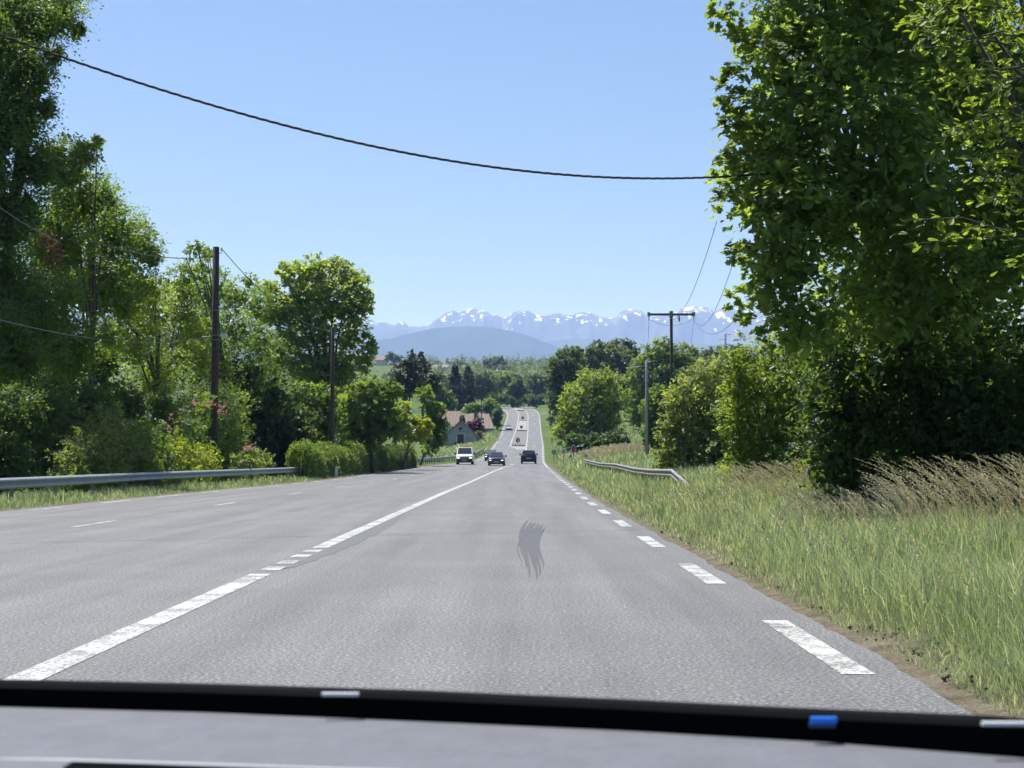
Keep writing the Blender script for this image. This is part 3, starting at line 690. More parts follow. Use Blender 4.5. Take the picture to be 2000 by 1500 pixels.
# ---- left side
tree('oak_tree', 'huge oak at the far left edge, cable vanishing into its crown', 44, [
    (40, 40, 110), (110, 30, 55), (-60, 100, 160), (60, 150, 62), (20, 230, 100), (70, 330, 48), (-80, 330, 160), (20, 420, 90), (130, -40, 70), (150, 60, 22), (90, 210, 24), (-40, 520, 130), (40, 600, 100), (-70, 690, 130), (110, 110, 18), (30, 690, 90)],
    'oak', .105, 2.6, fill=8, trunk=.35, base=(-20.5, 57), fixed=True, seed=21, rough=.3, min_px=9.0, per=10)
tree('hornbeam_tree', 'tall leafy tree stepping down behind the huge left oak', 56, [
    (120, 330, 62), (165, 300, 28), (190, 280, 14), (150, 400, 75), (200, 385, 30), (210, 460, 70), (265, 480, 45), (110, 480, 90), (290, 500, 30), (180, 560, 90), (80, 600, 90), (120, 690, 80), (250, 560, 60)],
    'mid', .10, 5.0, fill=8, min_px=8.5, trunk=.14, base=(-20, 70), fixed=True, seed=22, rough=.32)
tree('dead_branch', 'rust-brown withered branch hanging in the left trees', 43.5, [(98, 478, 20), (105, 500, 20), (92, 462, 13), (118, 535, 14), (104, 516, 16)], 'rust', .075, 1.5, cat='branch', trunk=.03, ground_z=8.2, front=16.8, fill=.3, min_px=5.5, seed=23, depth=.3, crown='foliage', rough=.4)
tree('elm_tree', 'yellow-green tree left of the first wooden pole', 62, [
    (290, 610, 62), (240, 600, 48), (345, 610, 50), (300, 570, 36), (260, 670, 70), (340, 680, 60), (380, 640, 36), (210, 660, 36), (310, 735, 60), (390, 700, 40)],
    'fresh', .085, 4.2, trunk=.2, base=(-15.2, 63), seed=24, rough=.32)
tree('lime_tree', 'tall green tree behind the first wooden pole with a tufted top', 76, [
    (385, 485, 17), (365, 500, 12), (405, 500, 14), (395, 525, 20), (355, 560, 45), (410, 570, 50), (460, 580, 40), (490, 550, 16), (500, 600, 40), (450, 650, 60), (380, 650, 60), (500, 670, 46), (540, 700, 40), (420, 720, 60), (500, 750, 50)],
    'mid', .10, 4.2, trunk=.25, base=(-15.3, 78), seed=25, rough=.34)
tree('plane_tree', 'tall pale-leaved plane tree standing against the sky left of the mountains', 128, [
    (580, 545, 32), (555, 530, 16), (620, 535, 32), (655, 528, 28), (690, 555, 28), (705, 580, 18), (600, 590, 45), (660, 590, 45), (560, 610, 40), (700, 620, 22), (620, 650, 55), (680, 660, 36), (560, 670, 40), (715, 665, 16), (600, 720, 55), (670, 720, 45), (710, 715, 20), (640, 780, 50), (530, 720, 36), (695, 770, 26), (530, 620, 34), (525, 570, 24), (700, 600, 30), (722, 690, 18), (640, 840, 50)],
    'plane', .165, 5.0, fill=3.0, trunk=.3, seed=26, rough=.34, tpl='simple')
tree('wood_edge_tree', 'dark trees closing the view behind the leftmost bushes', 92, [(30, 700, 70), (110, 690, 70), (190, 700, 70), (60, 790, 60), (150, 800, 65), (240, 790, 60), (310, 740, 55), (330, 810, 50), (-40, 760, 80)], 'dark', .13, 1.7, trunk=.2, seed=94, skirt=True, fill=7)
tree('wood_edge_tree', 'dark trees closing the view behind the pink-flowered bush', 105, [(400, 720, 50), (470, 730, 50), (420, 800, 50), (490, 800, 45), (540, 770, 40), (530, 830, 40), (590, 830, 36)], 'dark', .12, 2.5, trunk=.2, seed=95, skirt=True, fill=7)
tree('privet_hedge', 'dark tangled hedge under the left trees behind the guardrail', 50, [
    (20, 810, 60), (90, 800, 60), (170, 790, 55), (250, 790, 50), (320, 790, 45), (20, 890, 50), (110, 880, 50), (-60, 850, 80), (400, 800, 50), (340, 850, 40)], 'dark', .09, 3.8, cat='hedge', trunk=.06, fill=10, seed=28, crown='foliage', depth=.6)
tree('elder_bush', 'pale sprawling bush behind the guardrail under the left trees', 46, [(215, 830, 45), (190, 870, 45), (245, 865, 42), (150, 880, 38), (225, 895, 35), (120, 905, 30), (270, 890, 30), (300, 905, 26)], 'pale', .075, 4.2, cat='bush', trunk=.05, base=(-12.9 - 1.6, 47), seed=29, front=14.5, rough=.35)
tree('bramble_bush', 'deep green leafy bush between the pale bush and the pink flowers', 49, [(285, 850, 36), (320, 860, 34), (270, 880, 34), (310, 895, 34), (340, 900, 25), (275, 905, 28)], 'mid', .08, 4.4, cat='bush', trunk=.05, base=(-14.6, 50), seed=30, front=14.5)
rr_, _ = tree('rhododendron_bush', 'tall dark bush with pink blossom at the foot of the first pole', 60, [
    (430, 800, 52), (390, 810, 40), (470, 800, 36), (365, 840, 34), (420, 850, 46), (470, 850, 36), (440, 770, 30), (400, 880, 40), (460, 895, 36), (350, 870, 26)], 'mid', .085, 4.4, cat='bush', trunk=.07, base=(-13.9, 61), seed=31, rough=.3)
extra_sprays(rr_, 'blossom', [(428, 798, 9), (440, 792, 8), (436, 808, 8), (422, 790, 7), (412, 796, 7), (405, 792, 6), (372, 800, 7), (358, 806, 8), (348, 822, 7), (338, 818, 7), (333, 833, 6), (378, 790, 7), (362, 812, 5), (442, 800, 6)], 84, 'pink', .11, 260, 5, front=15.5, per=8, slen=1.6, shell=.2)
tree('laurel_bush', 'bright yellow-green laurel bush just above the guardrail', 55, [(365, 885, 26), (395, 888, 26), (345, 872, 20), (415, 900, 22), (380, 905, 28), (340, 900, 20)], 'yellow', .10, 4.5, cat='bush', trunk=.05, base=(-13.9, 55.8), seed=32, front=14.5)
rr_, _ = tree('rose_bush', 'low pale bush with a pink flower head near the guardrail end', 66, [(490, 895, 24), (510, 902, 22), (475, 908, 22), (460, 900, 18), (505, 915, 20)], 'pale', .08, 4.5, cat='bush', trunk=.04, base=(-13.9, 67), seed=33, front=14.5)
extra_sprays(rr_, 'blossom', [(492, 868, 6), (488, 876, 6), (497, 872, 5), (478, 880, 5)], 84, 'pink', .11, 90, 6, front=14.4, per=8, slen=1.3, shell=.2)
tree('laburnum_tree', 'small leafy garden tree left of the second pole', 113, [(560, 790, 40), (600, 785, 42), (635, 790, 34), (545, 830, 36), (600, 830, 48), (640, 840, 34), (530, 860, 26), (580, 870, 36), (630, 880, 30)], 'mid', .09, 4.3, trunk=.12, seed=34, rough=.3)
tree('golden_conifer', 'golden bushy conifer below the garden tree near the guardrail end', 106, [(575, 840, 26), (550, 860, 28), (600, 860, 26), (575, 875, 36), (540, 885, 26), (610, 885, 24), (575, 825, 14)], 'gold', .10, 5.0, cat='bush', trunk=.08, seed=35, tpl='needle', rough=.3, droop=-.2)
tree('box_bush', 'clipped round bush at the guardrail end', 101, [(632, 905, 24), (620, 915, 20), (645, 915, 17), (632, 922, 20)], 'fresh', .06, 6, cat='bush', trunk=.05, seed=36, rough=.08, slen=3, shell=.8)
tree('hawthorn_tree', 'dense dark garden tree right of the second pole', 118, [(690, 790, 36), (725, 770, 34), (755, 790, 34), (700, 830, 36), (740, 825, 40), (680, 860, 30), (720, 860, 34), (770, 840, 30), (765, 760, 18)], 'mid', .10, 4.6, trunk=.15, seed=37, rough=.3)
tree('maple_bush', 'bright yellow-green rounded tree above the dark hedge', 135, [(812, 830, 22), (828, 845, 18), (795, 825, 18), (815, 850, 22), (800, 845, 20), (833, 830, 12), (780, 815, 18), (790, 800, 16)], 'yellow', .10, 4.8, trunk=.1, base=(-10.6, 137), seed=38, rough=.3)
tree('plum_tree', 'dark green tree between the bright rounded tree and the barn', 160, [(850, 810, 18), (845, 835, 20), (860, 830, 14), (850, 860, 20), (862, 855, 12), (835, 790, 16), (828, 770, 16), (840, 875, 16), (858, 800, 12)], 'mid', .11, 4.8, trunk=.12, base=(-10.6, 162), seed=39, rough=.3)
def hedge(name, label, pts, hgt, wd, mat, leaf, seed, cover=3.2):
    """clipped hedge along ground points, leaves over a box-like body"""
    rg = np.random.default_rng(seed); pts = np.array(pts, float); seg = np.linalg.norm(np.diff(pts, axis=0), axis=1); Lh = seg.sum(); cum = np.concatenate([[0], np.cumsum(seg)])
    n = int(Lh * (2 * hgt + wd) * cover / (leaf * leaf * .36)); s = rg.random(n) * Lh
    X = np.interp(s, cum, pts[:, 0]); Y = np.interp(s, cum, pts[:, 1]); tx = np.gradient(X) * 0
    dirv = unit(pts[-1] - pts[0]); nrm = np.array([-dirv[1], dirv[0]])
    sid = rg.random(n) * (2 * hgt + wd); off = np.where(sid < hgt, -wd / 2, np.where(sid < hgt + wd, sid - hgt - wd / 2, wd / 2)); zz = np.where(sid < hgt, sid, np.where(sid < hgt + wd, hgt, sid - hgt - wd))
    bul = 1 + .34 * nz(s, zz, .9, seed) + rg.normal(size=n) * .13 - .25 * (zz > hgt * .85)
    X = X + nrm[0] * off * bul; Y = Y + nrm[1] * off * bul; base = ground(X, Y); Z = base + zz * (1 + .26 * nz(s, s * 0, .7, seed + 2) + .10 * nz(s, off, 2.3, seed + 4)) + rg.normal(size=n) * .10
    p = np.stack([X, Y, Z], -1); nn = np.array([0, 0, .5]) + np.stack([nrm[0] * np.sign(off), nrm[1] * np.sign(off), 0 * off], -1) * .6 + rg.normal(size=(n, 3)) * .5
    bx, by = pts.mean(0); root = empty(name, (bx, by, float(ground(bx, by))), 0, label, 'hedge')
    v, f, t = place_leaves(p, rg.normal(size=(n, 3)), nn, leaf * rg.uniform(.7, 1.3, n), rg.random(n), 'simple')
    link('foliage', mesh_np('foliage', v - np.array(root.location), f, LM[mat], t), root)
    m = MB()
    for i in np.linspace(.3, Lh - .3, max(3, int(Lh / 1.2))):
        x, y = np.interp(i, cum, pts[:, 0]), np.interp(i, cum, pts[:, 1]); z = float(ground(x, y)); a = np.array([x, y, z]) - np.array(root.location)
        m.tube([a, a + np.array([.05, .03, hgt * .85])], [.05, .02], 5)
    m.build('stem', BARK, root); return root
hedge('clipped_hedge', 'clipped green hedge running along the left roadside', [(-13.2, 91), (-12.9, 104), (-12.2, 122)], 1.75, 1.3, 'mid', .13, 41)
hedge('clipped_hedge', 'dark straight hedge before the far left guardrail', [(-11.9, 124), (-11.4, 136), (-10.9, 150)], 1.7, 1.2, 'dark', .15, 42)

def conifer(name, label, d, px, top, bot, wpx, mat, seed, col=False, cover=5.0, base_z=None, bare=.12):
    """whorls of drooping boughs round a straight stem"""
    rg = np.random.default_rng(seed); s = d / F; T = P(px, top, d); B = P(px, bot, d); H = T[2] - B[2]; leaf = max(.14, 4.2 * s)
    bz = float(ground(T[0], d)) if base_z is None else base_z
    root = empty(name, (T[0], d, bz), 0, label, 'tree'); loc = np.array(root.location)
    n = int(wpx * (bot - top) * cover * 1.4 / (.3 * (leaf / s) ** 2)); NLEAF[0] += n
    u = rg.random(n) ** .8; z = T[2] - H * u
    prof = (np.minimum(1, u * 6) * (.55 + .45 * np.minimum(1, u * 2)) * (1 - np.clip((u - .85) / .15, 0, 1) * .5)) if col else (.08 + .92 * u ** .85) * (1 - np.clip((u - .85) / .3, 0, 1))
    wv = 1 + (.12 if col else .35) * np.sin(u * H / (.9 if not col else .6) * 2 + rg.random(n) * 1.2) + .25 * nz(u * 9, rg.random(n) * .1, 1, seed)
    ang = rg.random(n) * 2 * math.pi; wv = wv * (1 + .2 * np.sin(ang * 3 + u * 11) + .15 * np.sin(ang * 5 - u * 17))
    rr = wpx / 2 * s * prof * wv * (.35 + .65 * rg.random(n) ** .5)
    p = np.stack([T[0] + rr * np.cos(ang), d + rr * np.sin(ang), z - (0 if col else .25) * rr], -1)
    o_ = np.stack([np.cos(ang), np.sin(ang), np.full(n, .9 if col else -.1)], -1)
    v, f, t = place_leaves(p, o_ + rg.normal(size=(n, 3)) * .45, np.array([0, 0, .7]) + rg.normal(size=(n, 3)) * .5, leaf * rg.uniform(.7, 1.4, n), rg.random(n), 'simple')
    link('crown', mesh_np('crown', v - loc, f, LM[mat], t), root)
    m = MB(); m.tube([(0, 0, -.1), (0, 0, (T[2] - bz) * .5), (0, 0, (T[2] - bz) * .97)], [H * .022, H * .014, H * .004], 8)
    m.build('trunk', BARK, root); m = MB()
    for k_ in range(14):
        u_ = .15 + .75 * k_ / 14; zz = T[2] - bz - H * u_; a_ = k_ * 2.4; rl = wpx / 2 * s * u_ * .8
        m.tube([(0, 0, zz), (rl * math.cos(a_), rl * math.sin(a_), zz - .2 * rl)], [H * .006, H * .002], 4)
    m.build('boughs', BARK, root)['kind'] = 'stuff'; return root
tree('pine_tree', 'tall dark conifer with pointed top above the garden trees', 205, [(802, 695, 7), (800, 708, 13), (795, 724, 22), (812, 718, 14), (785, 742, 24), (806, 745, 24), (770, 756, 13), (795, 762, 20), (766, 768, 9)], 'conif', .2, 5.5, trunk=.3, seed=51, base=(-15.3, 206), trunk_top=P(801, 700, 206), min_px=5.6, rough=.4, droop=.1)
tree('pine_tree', 'second dark conifer merging with the pointed one, slightly lower', 216, [(815, 694, 6), (818, 706, 12), (828, 722, 16), (824, 742, 22), (842, 745, 14), (848, 756, 9), (830, 760, 16)], 'conif', .2, 5.5, trunk=.25, seed=52, base=(-13.6, 217), trunk_top=P(818, 700, 217), min_px=5.6, rough=.4, droop=.1)
conifer('cedar_tree', 'layered dark cedar behind the tan roofs', 470, 889, 713, 800, 46, 'conif', 53)
conifer('cypress_tree', 'narrow dark columnar cypress beside the cedar', 476, 914, 716, 800, 24, 'conif', 54, True)
conifer('cypress_tree', 'short dark pointed cypress before the right tan roof', 385, 930, 807, 845, 7, 'conif', 55, True)
conifer('cypress_tree', 'short slim cypress left of the right tan roof, by the barn ridge', 380, 903, 811, 845, 9, 'conif', 57, True)
tree('copper_beech', 'dark purple-leaved tree behind the barn roof', 372, [(920, 832, 9), (932, 826, 8), (928, 842, 11), (915, 842, 8), (936, 840, 9)], 'purple', .14, 6, trunk=.12, seed=56, base=(-11.2, 373), min_px=4.2)
tree('willow_bush', 'yellowish shrub at the right corner of the barn', 348, [(936, 848, 7), (933, 855, 7), (940, 854, 5)], 'gold', .14, 6, cat='bush', trunk=.05, seed=58, base=(-9.2, 349), min_px=3.2)
tree('chestnut_tree', 'round tree rising behind the right tan roof beside the climb', 440, [(955, 790, 12), (945, 797, 12), (965, 800, 13), (955, 810, 12), (970, 815, 9), (930, 800, 12), (915, 802, 12), (962, 825, 8)], 'mid', .2, 5, trunk=.2, seed=59, base=(-8.6, 441), min_px=4.4)
tree('beech_tree', 'dark clipped tree at the roadside by the right tan roof', 415, [(972, 806, 8), (973, 818, 9), (970, 830, 8), (975, 798, 6), (966, 820, 7)], 'dark', .2, 6, trunk=.15, seed=60, base=(-6.6, 416), min_px=4.2)
for i, (lab, lobs, mt, dd) in enumerate([
    ('broad green tree standing behind the two tan roofs', [(870, 775, 16), (855, 760, 14), (880, 790, 14), (860, 790, 16), (845, 775, 14)], 'mid', 460),
    ('tree left of the hilltop, right of the columnar cypress', [(935, 745, 18), (950, 740, 16), (940, 765, 20), (925, 765, 14), (955, 760, 16)], 'far', 590),
    ('light green tree behind the left end of the hilltop rail', [(975, 745, 18), (990, 738, 14), (970, 765, 20), (990, 765, 18), (960, 770, 16)], 'mid', 610),
    ('dark tree directly behind the top of the road', [(1010, 755, 14), (1000, 770, 16), (1020, 770, 16), (1012, 740, 10), (1010, 785, 14)], 'dark', 600),
    ('hazy green tree just right of where the road tops out', [(1040, 750, 16), (1055, 745, 16), (1035, 768, 18), (1055, 770, 18), (1065, 760, 14)], 'far', 620),
    ('lowest dark tree at the hilltop left of the rail', [(985, 780, 12), (970, 782, 12), (998, 783, 10), (955, 782, 12)], 'dark', 585),
    ('small tree behind the right end of the hilltop rail', [(1035, 782, 11), (1050, 783, 11), (1064, 782, 11), (1022, 784, 8)], 'dark', 592),
    ('tree filling the gap between the dark conifers and the cedar', [(860, 740, 14), (850, 750, 14), (868, 755, 12), (855, 765, 14)], 'far', 560)]):
    tree('hilltop_tree', lab, dd, lobs, mt, .2, 5, group='trees round the hilltop', trunk=.25, seed=70 + i, min_px=4.4)

# far ridge: one wooded mass, and the few trees that stand clear of it
def woods():
    rg = np.random.default_rng(88); lob = []
    for px in np.arange(560, 1480, 9.0):
        for row, (pyb, dd, sz) in enumerate(((707, 1480, 9), (716, 1250, 10), (728, 1000, 11), (740, 800, 13), (757, 700, 15))):
            if row in (1, 2, 3) and px < 795: continue
            q = px + rg.uniform(-6, 6); r_ = sz * rg.uniform(.7, 1.3); top = pyb + rg.uniform(-4, 4); d_ = dd * rg.uniform(.96, 1.04); s = d_ / F
            lob.append((P(q, top + 2, d_), np.array([r_ * s * 1.15, r_ * s, r_ * s])))
            lob.append((P(q, top + 10, d_), np.array([r_ * s * 1.15, r_ * s, r_ * s])))
    lob = [l for l in lob if l[0][2] > ground(l[0][0], l[0][1]) - 6]
    parts = []
    for lo, hi, lf in ((0, 1000, 1.15), (1000, 3000, 1.9)):
        L = [l for l in lob if lo <= l[0][1] < hi]
        if L: parts.append(sprays(L, lf, 36000, rg, 10, 3.5, .2, 'simple', .8, .3, .5)[0])
    v, f, t = merge(parts)
    o = link('woods', mesh_np('woods', v, f, LM['far'], t)); tag(o, 'hazy far-off wooded ridge below the blue hill', 'woods', None, 'stuff')
woods()
tree('poplar_tree', 'large round tree standing above the far wooded ridge', 1200, [(960, 712, 14), (972, 708, 13), (950, 716, 11), (985, 716, 12), (968, 724, 16)], 'far', .3, 5, trunk=.4, seed=90, min_px=4.2)
tree('oak_tree', 'round tree on the far skyline right of the far grey house', 1150, [(896, 716, 10), (908, 716, 9), (890, 722, 9), (900, 726, 11)], 'far', .3, 5, trunk=.4, seed=91, min_px=4.2)
tree('oak_tree', 'cluster tree on the skyline beside the far red-roofed house', 1330, [(764, 696, 8), (772, 700, 8), (780, 702, 7), (758, 702, 6)], 'far', .3, 5, trunk=.4, seed=92, min_px=4.2)
tree('elm_tree', 'dark bush in the far green field', 900, [(762, 738, 11), (752, 744, 9), (772, 744, 10), (745, 750, 8), (765, 750, 12)], 'dark', .3, 5, cat='bush', trunk=.2, seed=93, min_px=4.2)

# ------------------------------------------------------------------ grass
def blades(n, xf, d_lo, d_hi, h_lo, h_hi, wpx, rg, lean=(-.15, 0), patch=.5, pw=1.0):
    """curved tapering blades, five points each; xf(y, u) gives x"""
    u = rg.random(n); inv = 1 / d_lo + (1 / d_hi - 1 / d_lo) * u ** pw; y = 1 / inv
    x = xf(y, rg.random(n)); z = ground(x, y) - .01
    hn = np.clip(.5 + .5 * nz(x, y, .8, 3) + .25 * nz(x, y, 2.6, 8), .1, 1.2)
    h = (h_lo + (h_hi - h_lo) * rg.random(n) ** 1.4) * (1 - patch + patch * 1.9 * hn)
    h = h * np.clip((x - (XR(y) + .30)) / .9, .22, 1) if np.mean(x) > 0 else h * np.clip((XL(y) - .4 - x) / .9, .25, 1)
    wd = np.maximum(.006, wpx * y / F) * rg.uniform(.7, 1.3, n)
    az = rg.random(n) * 2 * math.pi; b = np.stack([np.cos(az), np.sin(az), 0 * az], -1)
    ln = np.stack([lean[0] + rg.normal(size=n) * .30, lean[1] + rg.normal(size=n) * .30, 0 * az], -1)
    p = np.stack([x, y, z], -1); up = np.array([0, 0, 1.0])
    m1 = p + (up * .55 + ln * .35)[...] * h[:, None]; tp = p + (up * .92 + ln * 1.05) * h[:, None]
    co = np.stack([p - b * wd[:, None] * .5, p + b * wd[:, None] * .5, m1 + b * wd[:, None] * .4, m1 - b * wd[:, None] * .4, tp], 1)
    i = (np.arange(n) * 5)[:, None]
    f = np.concatenate([i + np.array([[0, 1, 2]]), i + np.array([[0, 2, 3]]), i + np.array([[3, 2, 4]])])
    t = np.clip(rg.random(n) * .6 + .12 + .20 * nz(x, y, .45, 6) + .10 * nz(x, y, 1.7, 9) + (rg.random(n) < .14) * .5, 0, 1)
    return co.reshape(-1, 3), f, np.repeat(t, 5)
rg = np.random.default_rng(5)
edge = lambda y: XR(y) + .42
parts = [blades(64000, lambda y, u: edge(y) + 6.5 * u ** 1.15, 7.5, 60, .16, .50, 1.7, rg),
         blades(26000, lambda y, u: edge(y) + 1.5 * u, 7.5, 45, .05, .20, 1.5, rg),
         blades(26000, lambda y, u: edge(y) + 9 * u, 45, 180, .25, .6, 1.7, rg, pw=.8)]
def weeds(n, rg):
    y = 1 / rg.uniform(1 / 45, 1 / 11, n); x = XR(y) + .9 + 5.5 * rg.random(n); k = 9; z = ground(x, y)
    a = rg.random((n, k)) * 2 * math.pi; el = rg.uniform(.15, 1.1, (n, k)); l = np.stack([np.cos(a) * np.cos(el), np.sin(a) * np.cos(el), np.sin(el)], -1)
    p = np.stack([x, y, z], -1)[:, None] + rg.normal(size=(n, k, 3)) * .03 + l * .04; p[..., 2] += rg.random((n, k)) * .22 * rg.random(n)[:, None]
    sz = (rg.uniform(.03, .075, n)[:, None] * rg.uniform(.6, 1.2, (n, k))).ravel()
    return place_leaves(p.reshape(-1, 3), l.reshape(-1, 3), (np.array([0, 0, 1.0]) + rg.normal(size=(n, k, 3)) * .3).reshape(-1, 3), sz, np.repeat(rg.random(n) * .6, k), 'simple')
parts.append(weeds(420, rg))
v, f, t = merge(parts)
tag(link('grass', mesh_np('grass', v, f, GRASS, t)), 'long green grass covering the right verge', 'grass', None, 'stuff')
parts = [blades(26000, lambda y, u: XL(y) - .55 - 2.6 * u, 22, 160, .10, .36, 1.6, rg, pw=.8)]
v, f, t = merge(parts)
tag(link('grass', mesh_np('grass', v, f, GRASS, t)), 'short grass and weeds under the left guardrail', 'grass', None, 'stuff')
parts = [blades(16000, lambda y, u: XR(y) + 2.0 + 22 * u, 130, 330, .5, .9, 2.2, rg, pw=.8), blades(7000, lambda y, u: XL(y) - 1 - 8 * u, 200, 420, .4, .7, 2.2, rg, pw=.8)]
v, f, t = merge(parts)
tag(link('grass', mesh_np('grass', v, f, GRASS, t)), 'rough meadow grass on the far banks of the road', 'grass', None, 'stuff')

def seed_grass(n, xf, d_lo, d_hi, h0, h1, rg, lean=-.45):
    V, Fc, T = [], [], []; base = 0
    y = rg.uniform(d_lo, d_hi, n); x = xf(y, rg.random(n)); z = ground(x, y)
    for i in range(n):
        h = rg.uniform(h0, h1); L = np.array([lean + rg.normal() * .16, rg.normal() * .15, 0]); w_ = max(.0035, .8 * y[i] / F); b0 = np.array([x[i], y[i], z[i]])
        pts = []
        for t_ in np.linspace(0, 1, 6): pts.append(b0 + np.array([0, 0, h * (t_ - .22 * t_ ** 3)]) + L * h * t_ ** 2.2)
        side = np.array([1, 0, 0])
        vs = []; fs = []
        for j, p in enumerate(pts): vs += [p - side * w_ * .5, p + side * w_ * .5]
        for j in range(5): fs += [(2 * j, 2 * j + 1, 2 * j + 3), (2 * j, 2 * j + 3, 2 * j + 2)]
        V += vs; Fc += [tuple(q + base for q in f_) for f_ in fs]; T += [.15 + .2 * rg.random()] * len(vs); base += len(vs)
        dirv = unit(pts[-1] - pts[-2]); k_ = 14; tt = rg.random()
        for j in range(k_):                                        # the seed head: short bristles along the tip
            q_ = j / k_ * 1.7; p = pts[-3] + (pts[-2] - pts[-3]) * q_ if q_ < 1 else pts[-2] + (pts[-1] - pts[-2]) * (q_ - 1) * 1.4; o_ = unit(dirv * 1.2 + rg.normal(size=3) * .45); ll = .030 + .022 * y[i] / 20; n_ = np.array([0, -1, .3]); bb = unit(np.cross(o_, n_)) * ll * .11
            vs = [p, p + o_ * ll * .5 + bb, p + o_ * ll, p + o_ * ll * .5 - bb]
            V += vs; Fc += [(base, base + 1, base + 2), (base, base + 2, base + 3)]; T += [.35 + .6 * tt] * 4; base += 4
    return np.array(V), np.array(Fc), np.array(T)
sx = lambda y, u: (1640 + 460 * u - 1017) * y / F
v1 = seed_grass(250, lambda y, u: (1760 + 330 * u - 1017) * y / F, 20, 25, .85, 1.55, rg)
v2 = seed_grass(130, lambda y, u: (1560 + 260 * u - 1017) * y / F, 24, 31, .6, 1.05, rg)
v3 = seed_grass(200, lambda y, u: (1440 + 180 * u - 1017) * y / F, 38, 52, .8, 1.3, rg)
v5 = seed_grass(420, lambda y, u: XR(y) + 1.0 + 5.5 * u, 9, 42, .35, .75, rg, -.18)
v, f, t = merge([v1, v2, v3, v5])
tag(link('seeding_grass', mesh_np('seeding_grass', v, f, SEED, t)), 'tall straw-coloured seeding grass bending left before the thicket', 'grass', None, 'stuff')
v4 = seed_grass(500, lambda y, u: (1140 + 130 * u - 1017) * y / F, 150, 200, .9, 1.5, rg, -.2)
tag(link('seeding_grass', mesh_np('seeding_grass', *v4[:2], SEED, v4[2])), 'pale dry grass patch behind the right guardrail', 'grass', None, 'stuff')

# dirt clods on the right shoulder
def clods():
    rg = np.random.default_rng(44); V = []; Fc = []; 
    for i in range(260):
        y = 1 / rg.uniform(1 / 32, 1 / 8); x = float(XR(y)) + .4 + abs(rg.normal()) * .55; s = rg.uniform(.006, .026) * rg.uniform(.6, 1.4); z = float(ground(x, y)) + .03
        b = len(V); o_ = np.array([[1, 0, 0], [-1, 0, 0], [0, 1, 0], [0, -1, 0], [0, 0, 1], [0, 0, -1]]) * s * rg.uniform(.5, 1.2, (6, 3)); V += list(o_ + np.array([x, y, z]))
        Fc += [tuple(b + q for q in t_) for t_ in ((0, 2, 4), (2, 1, 4), (1, 3, 4), (3, 0, 4), (2, 0, 5), (1, 2, 5), (3, 1, 5), (0, 3, 5))]
    tag(link('gravel', mesh_np('gravel', np.array(V), np.array(Fc), DIRT)), 'loose dirt clods and stones along the right shoulder', 'gravel', None, 'stuff')
clods()

# ------------------------------------------------------------------ guardrails
WP = [(.0, .31), (.02, .30), (.075, .262), (.075, .222), (.02, .18), (.0, .155), (.02, .13), (.075, .088), (.075, .048), (.02, .01), (.0, .0)]
def guardrail(label, pts, face, post=2.0, first_drop=0, last_drop=0, mat=GALV, postmat=GALVD, top=.75):
    """pts: (x, y[, height of the rail top]); face = +1 when the traffic is on the +x side"""
    pts = [(p[0], p[1], p[2] if len(p) > 2 else float(ground(p[0], p[1])) + top) for p in pts]
    cum = [0]
    for a, b in zip(pts, pts[1:]): cum.append(cum[-1] + math.dist(a[:2], b[:2]))
    A = np.array(pts); cum = np.array(cum)
    at = lambda s: np.array([np.interp(s, cum, A[:, k]) for k in range(3)])
    mid = A[len(A) // 2]; root = empty('guardrail', (mid[0], mid[1], float(ground(mid[0], mid[1]))), 0, label, 'guardrail', 'roadside guardrails'); loc = np.array(root.location)
    L = cum[-1]; s = 0
    while s < L - .2:                                             # each beam a 4 m length lapped over the next
        e = min(L, s + 4.0); n = 5; vs = []; fs = []
        for i in range(n):
            q = at(s + (e - s) * i / (n - 1)); tn = at(min(L, s + .2 + (e - s) * i / (n - 1))) - at(max(0, s - .2 + (e - s) * i / (n - 1))); tn[2] = 0; tn = unit(tn); nr = np.array([tn[1], -tn[0], 0]) * face
            nr = nr if nr[0] * face > 0 else -nr
            for off in (0, -.006):
                for (o_, zz) in WP: vs.append(q - loc + nr * (o_ + off) + np.array([0, 0, zz - .31]))
        k = len(WP)
        for i in range(n - 1):
            for j in range(k - 1):
                a = i * 2 * k + j; fs.append((a, a + 1, a + 1 + 2 * k, a + 2 * k)); a += k; fs.append((a, a + 2 * k, a + 1 + 2 * k, a + 1))
            a = i * 2 * k; fs.append((a, a + 2 * k, a + 3 * k, a + k)); a += k - 1; fs.append((a, a + k, a + 3 * k, a + 2 * k))
        MB().add(vs, fs).build('beam', mat, root); s = e
    s = .5
    while s < L:
        q = at(s); gz = float(ground(q[0], q[1])); h = q[2] - gz
        if h > .25: MB().box(-.05 - face * .09, .05 - face * .09, -.03, .03, gz - .3 - loc[2], q[2] - .03 - loc[2]).build('post', postmat, root, loc=(q[0] - loc[0], q[1] - loc[1], 0))
        s += post
    return root
gl = [(-14.0, 18), (-14.0, 40), (-13.95, 60), (-13.6, 80), (-13.35, 92), (-13.3, 95, .66), (-13.35, 97.5, .45), (-13.5, 99.5, .12)]
guardrail('long grey guardrail along the left roadside, near end out of frame', gl, 1, 4.0)
guardrail('weathered guardrail curving down into the grass on the right', [(5.75, 52, .35), (5.85, 55, .52), (5.9, 60), (5.95, 70), (5.95, 80), (5.9, 95), (5.9, 115), (5.85, 140)], -1, 2.0, mat=RUSTY)
guardrail('dark guardrail behind the white van', [(-11.1, 168), (-10.4, 180), (-9.2, 192), (-7.6, 205), (-6.7, 218), (-6.4, 240), (-6.2, 264)], 1, 2.0)
guardrail('dark crash barrier across the hilltop behind the road', [tuple(P(x, 0, 562)[:2]) for x in (976, 990, 1005, 1020, 1035, 1044)], -1, 4.0)

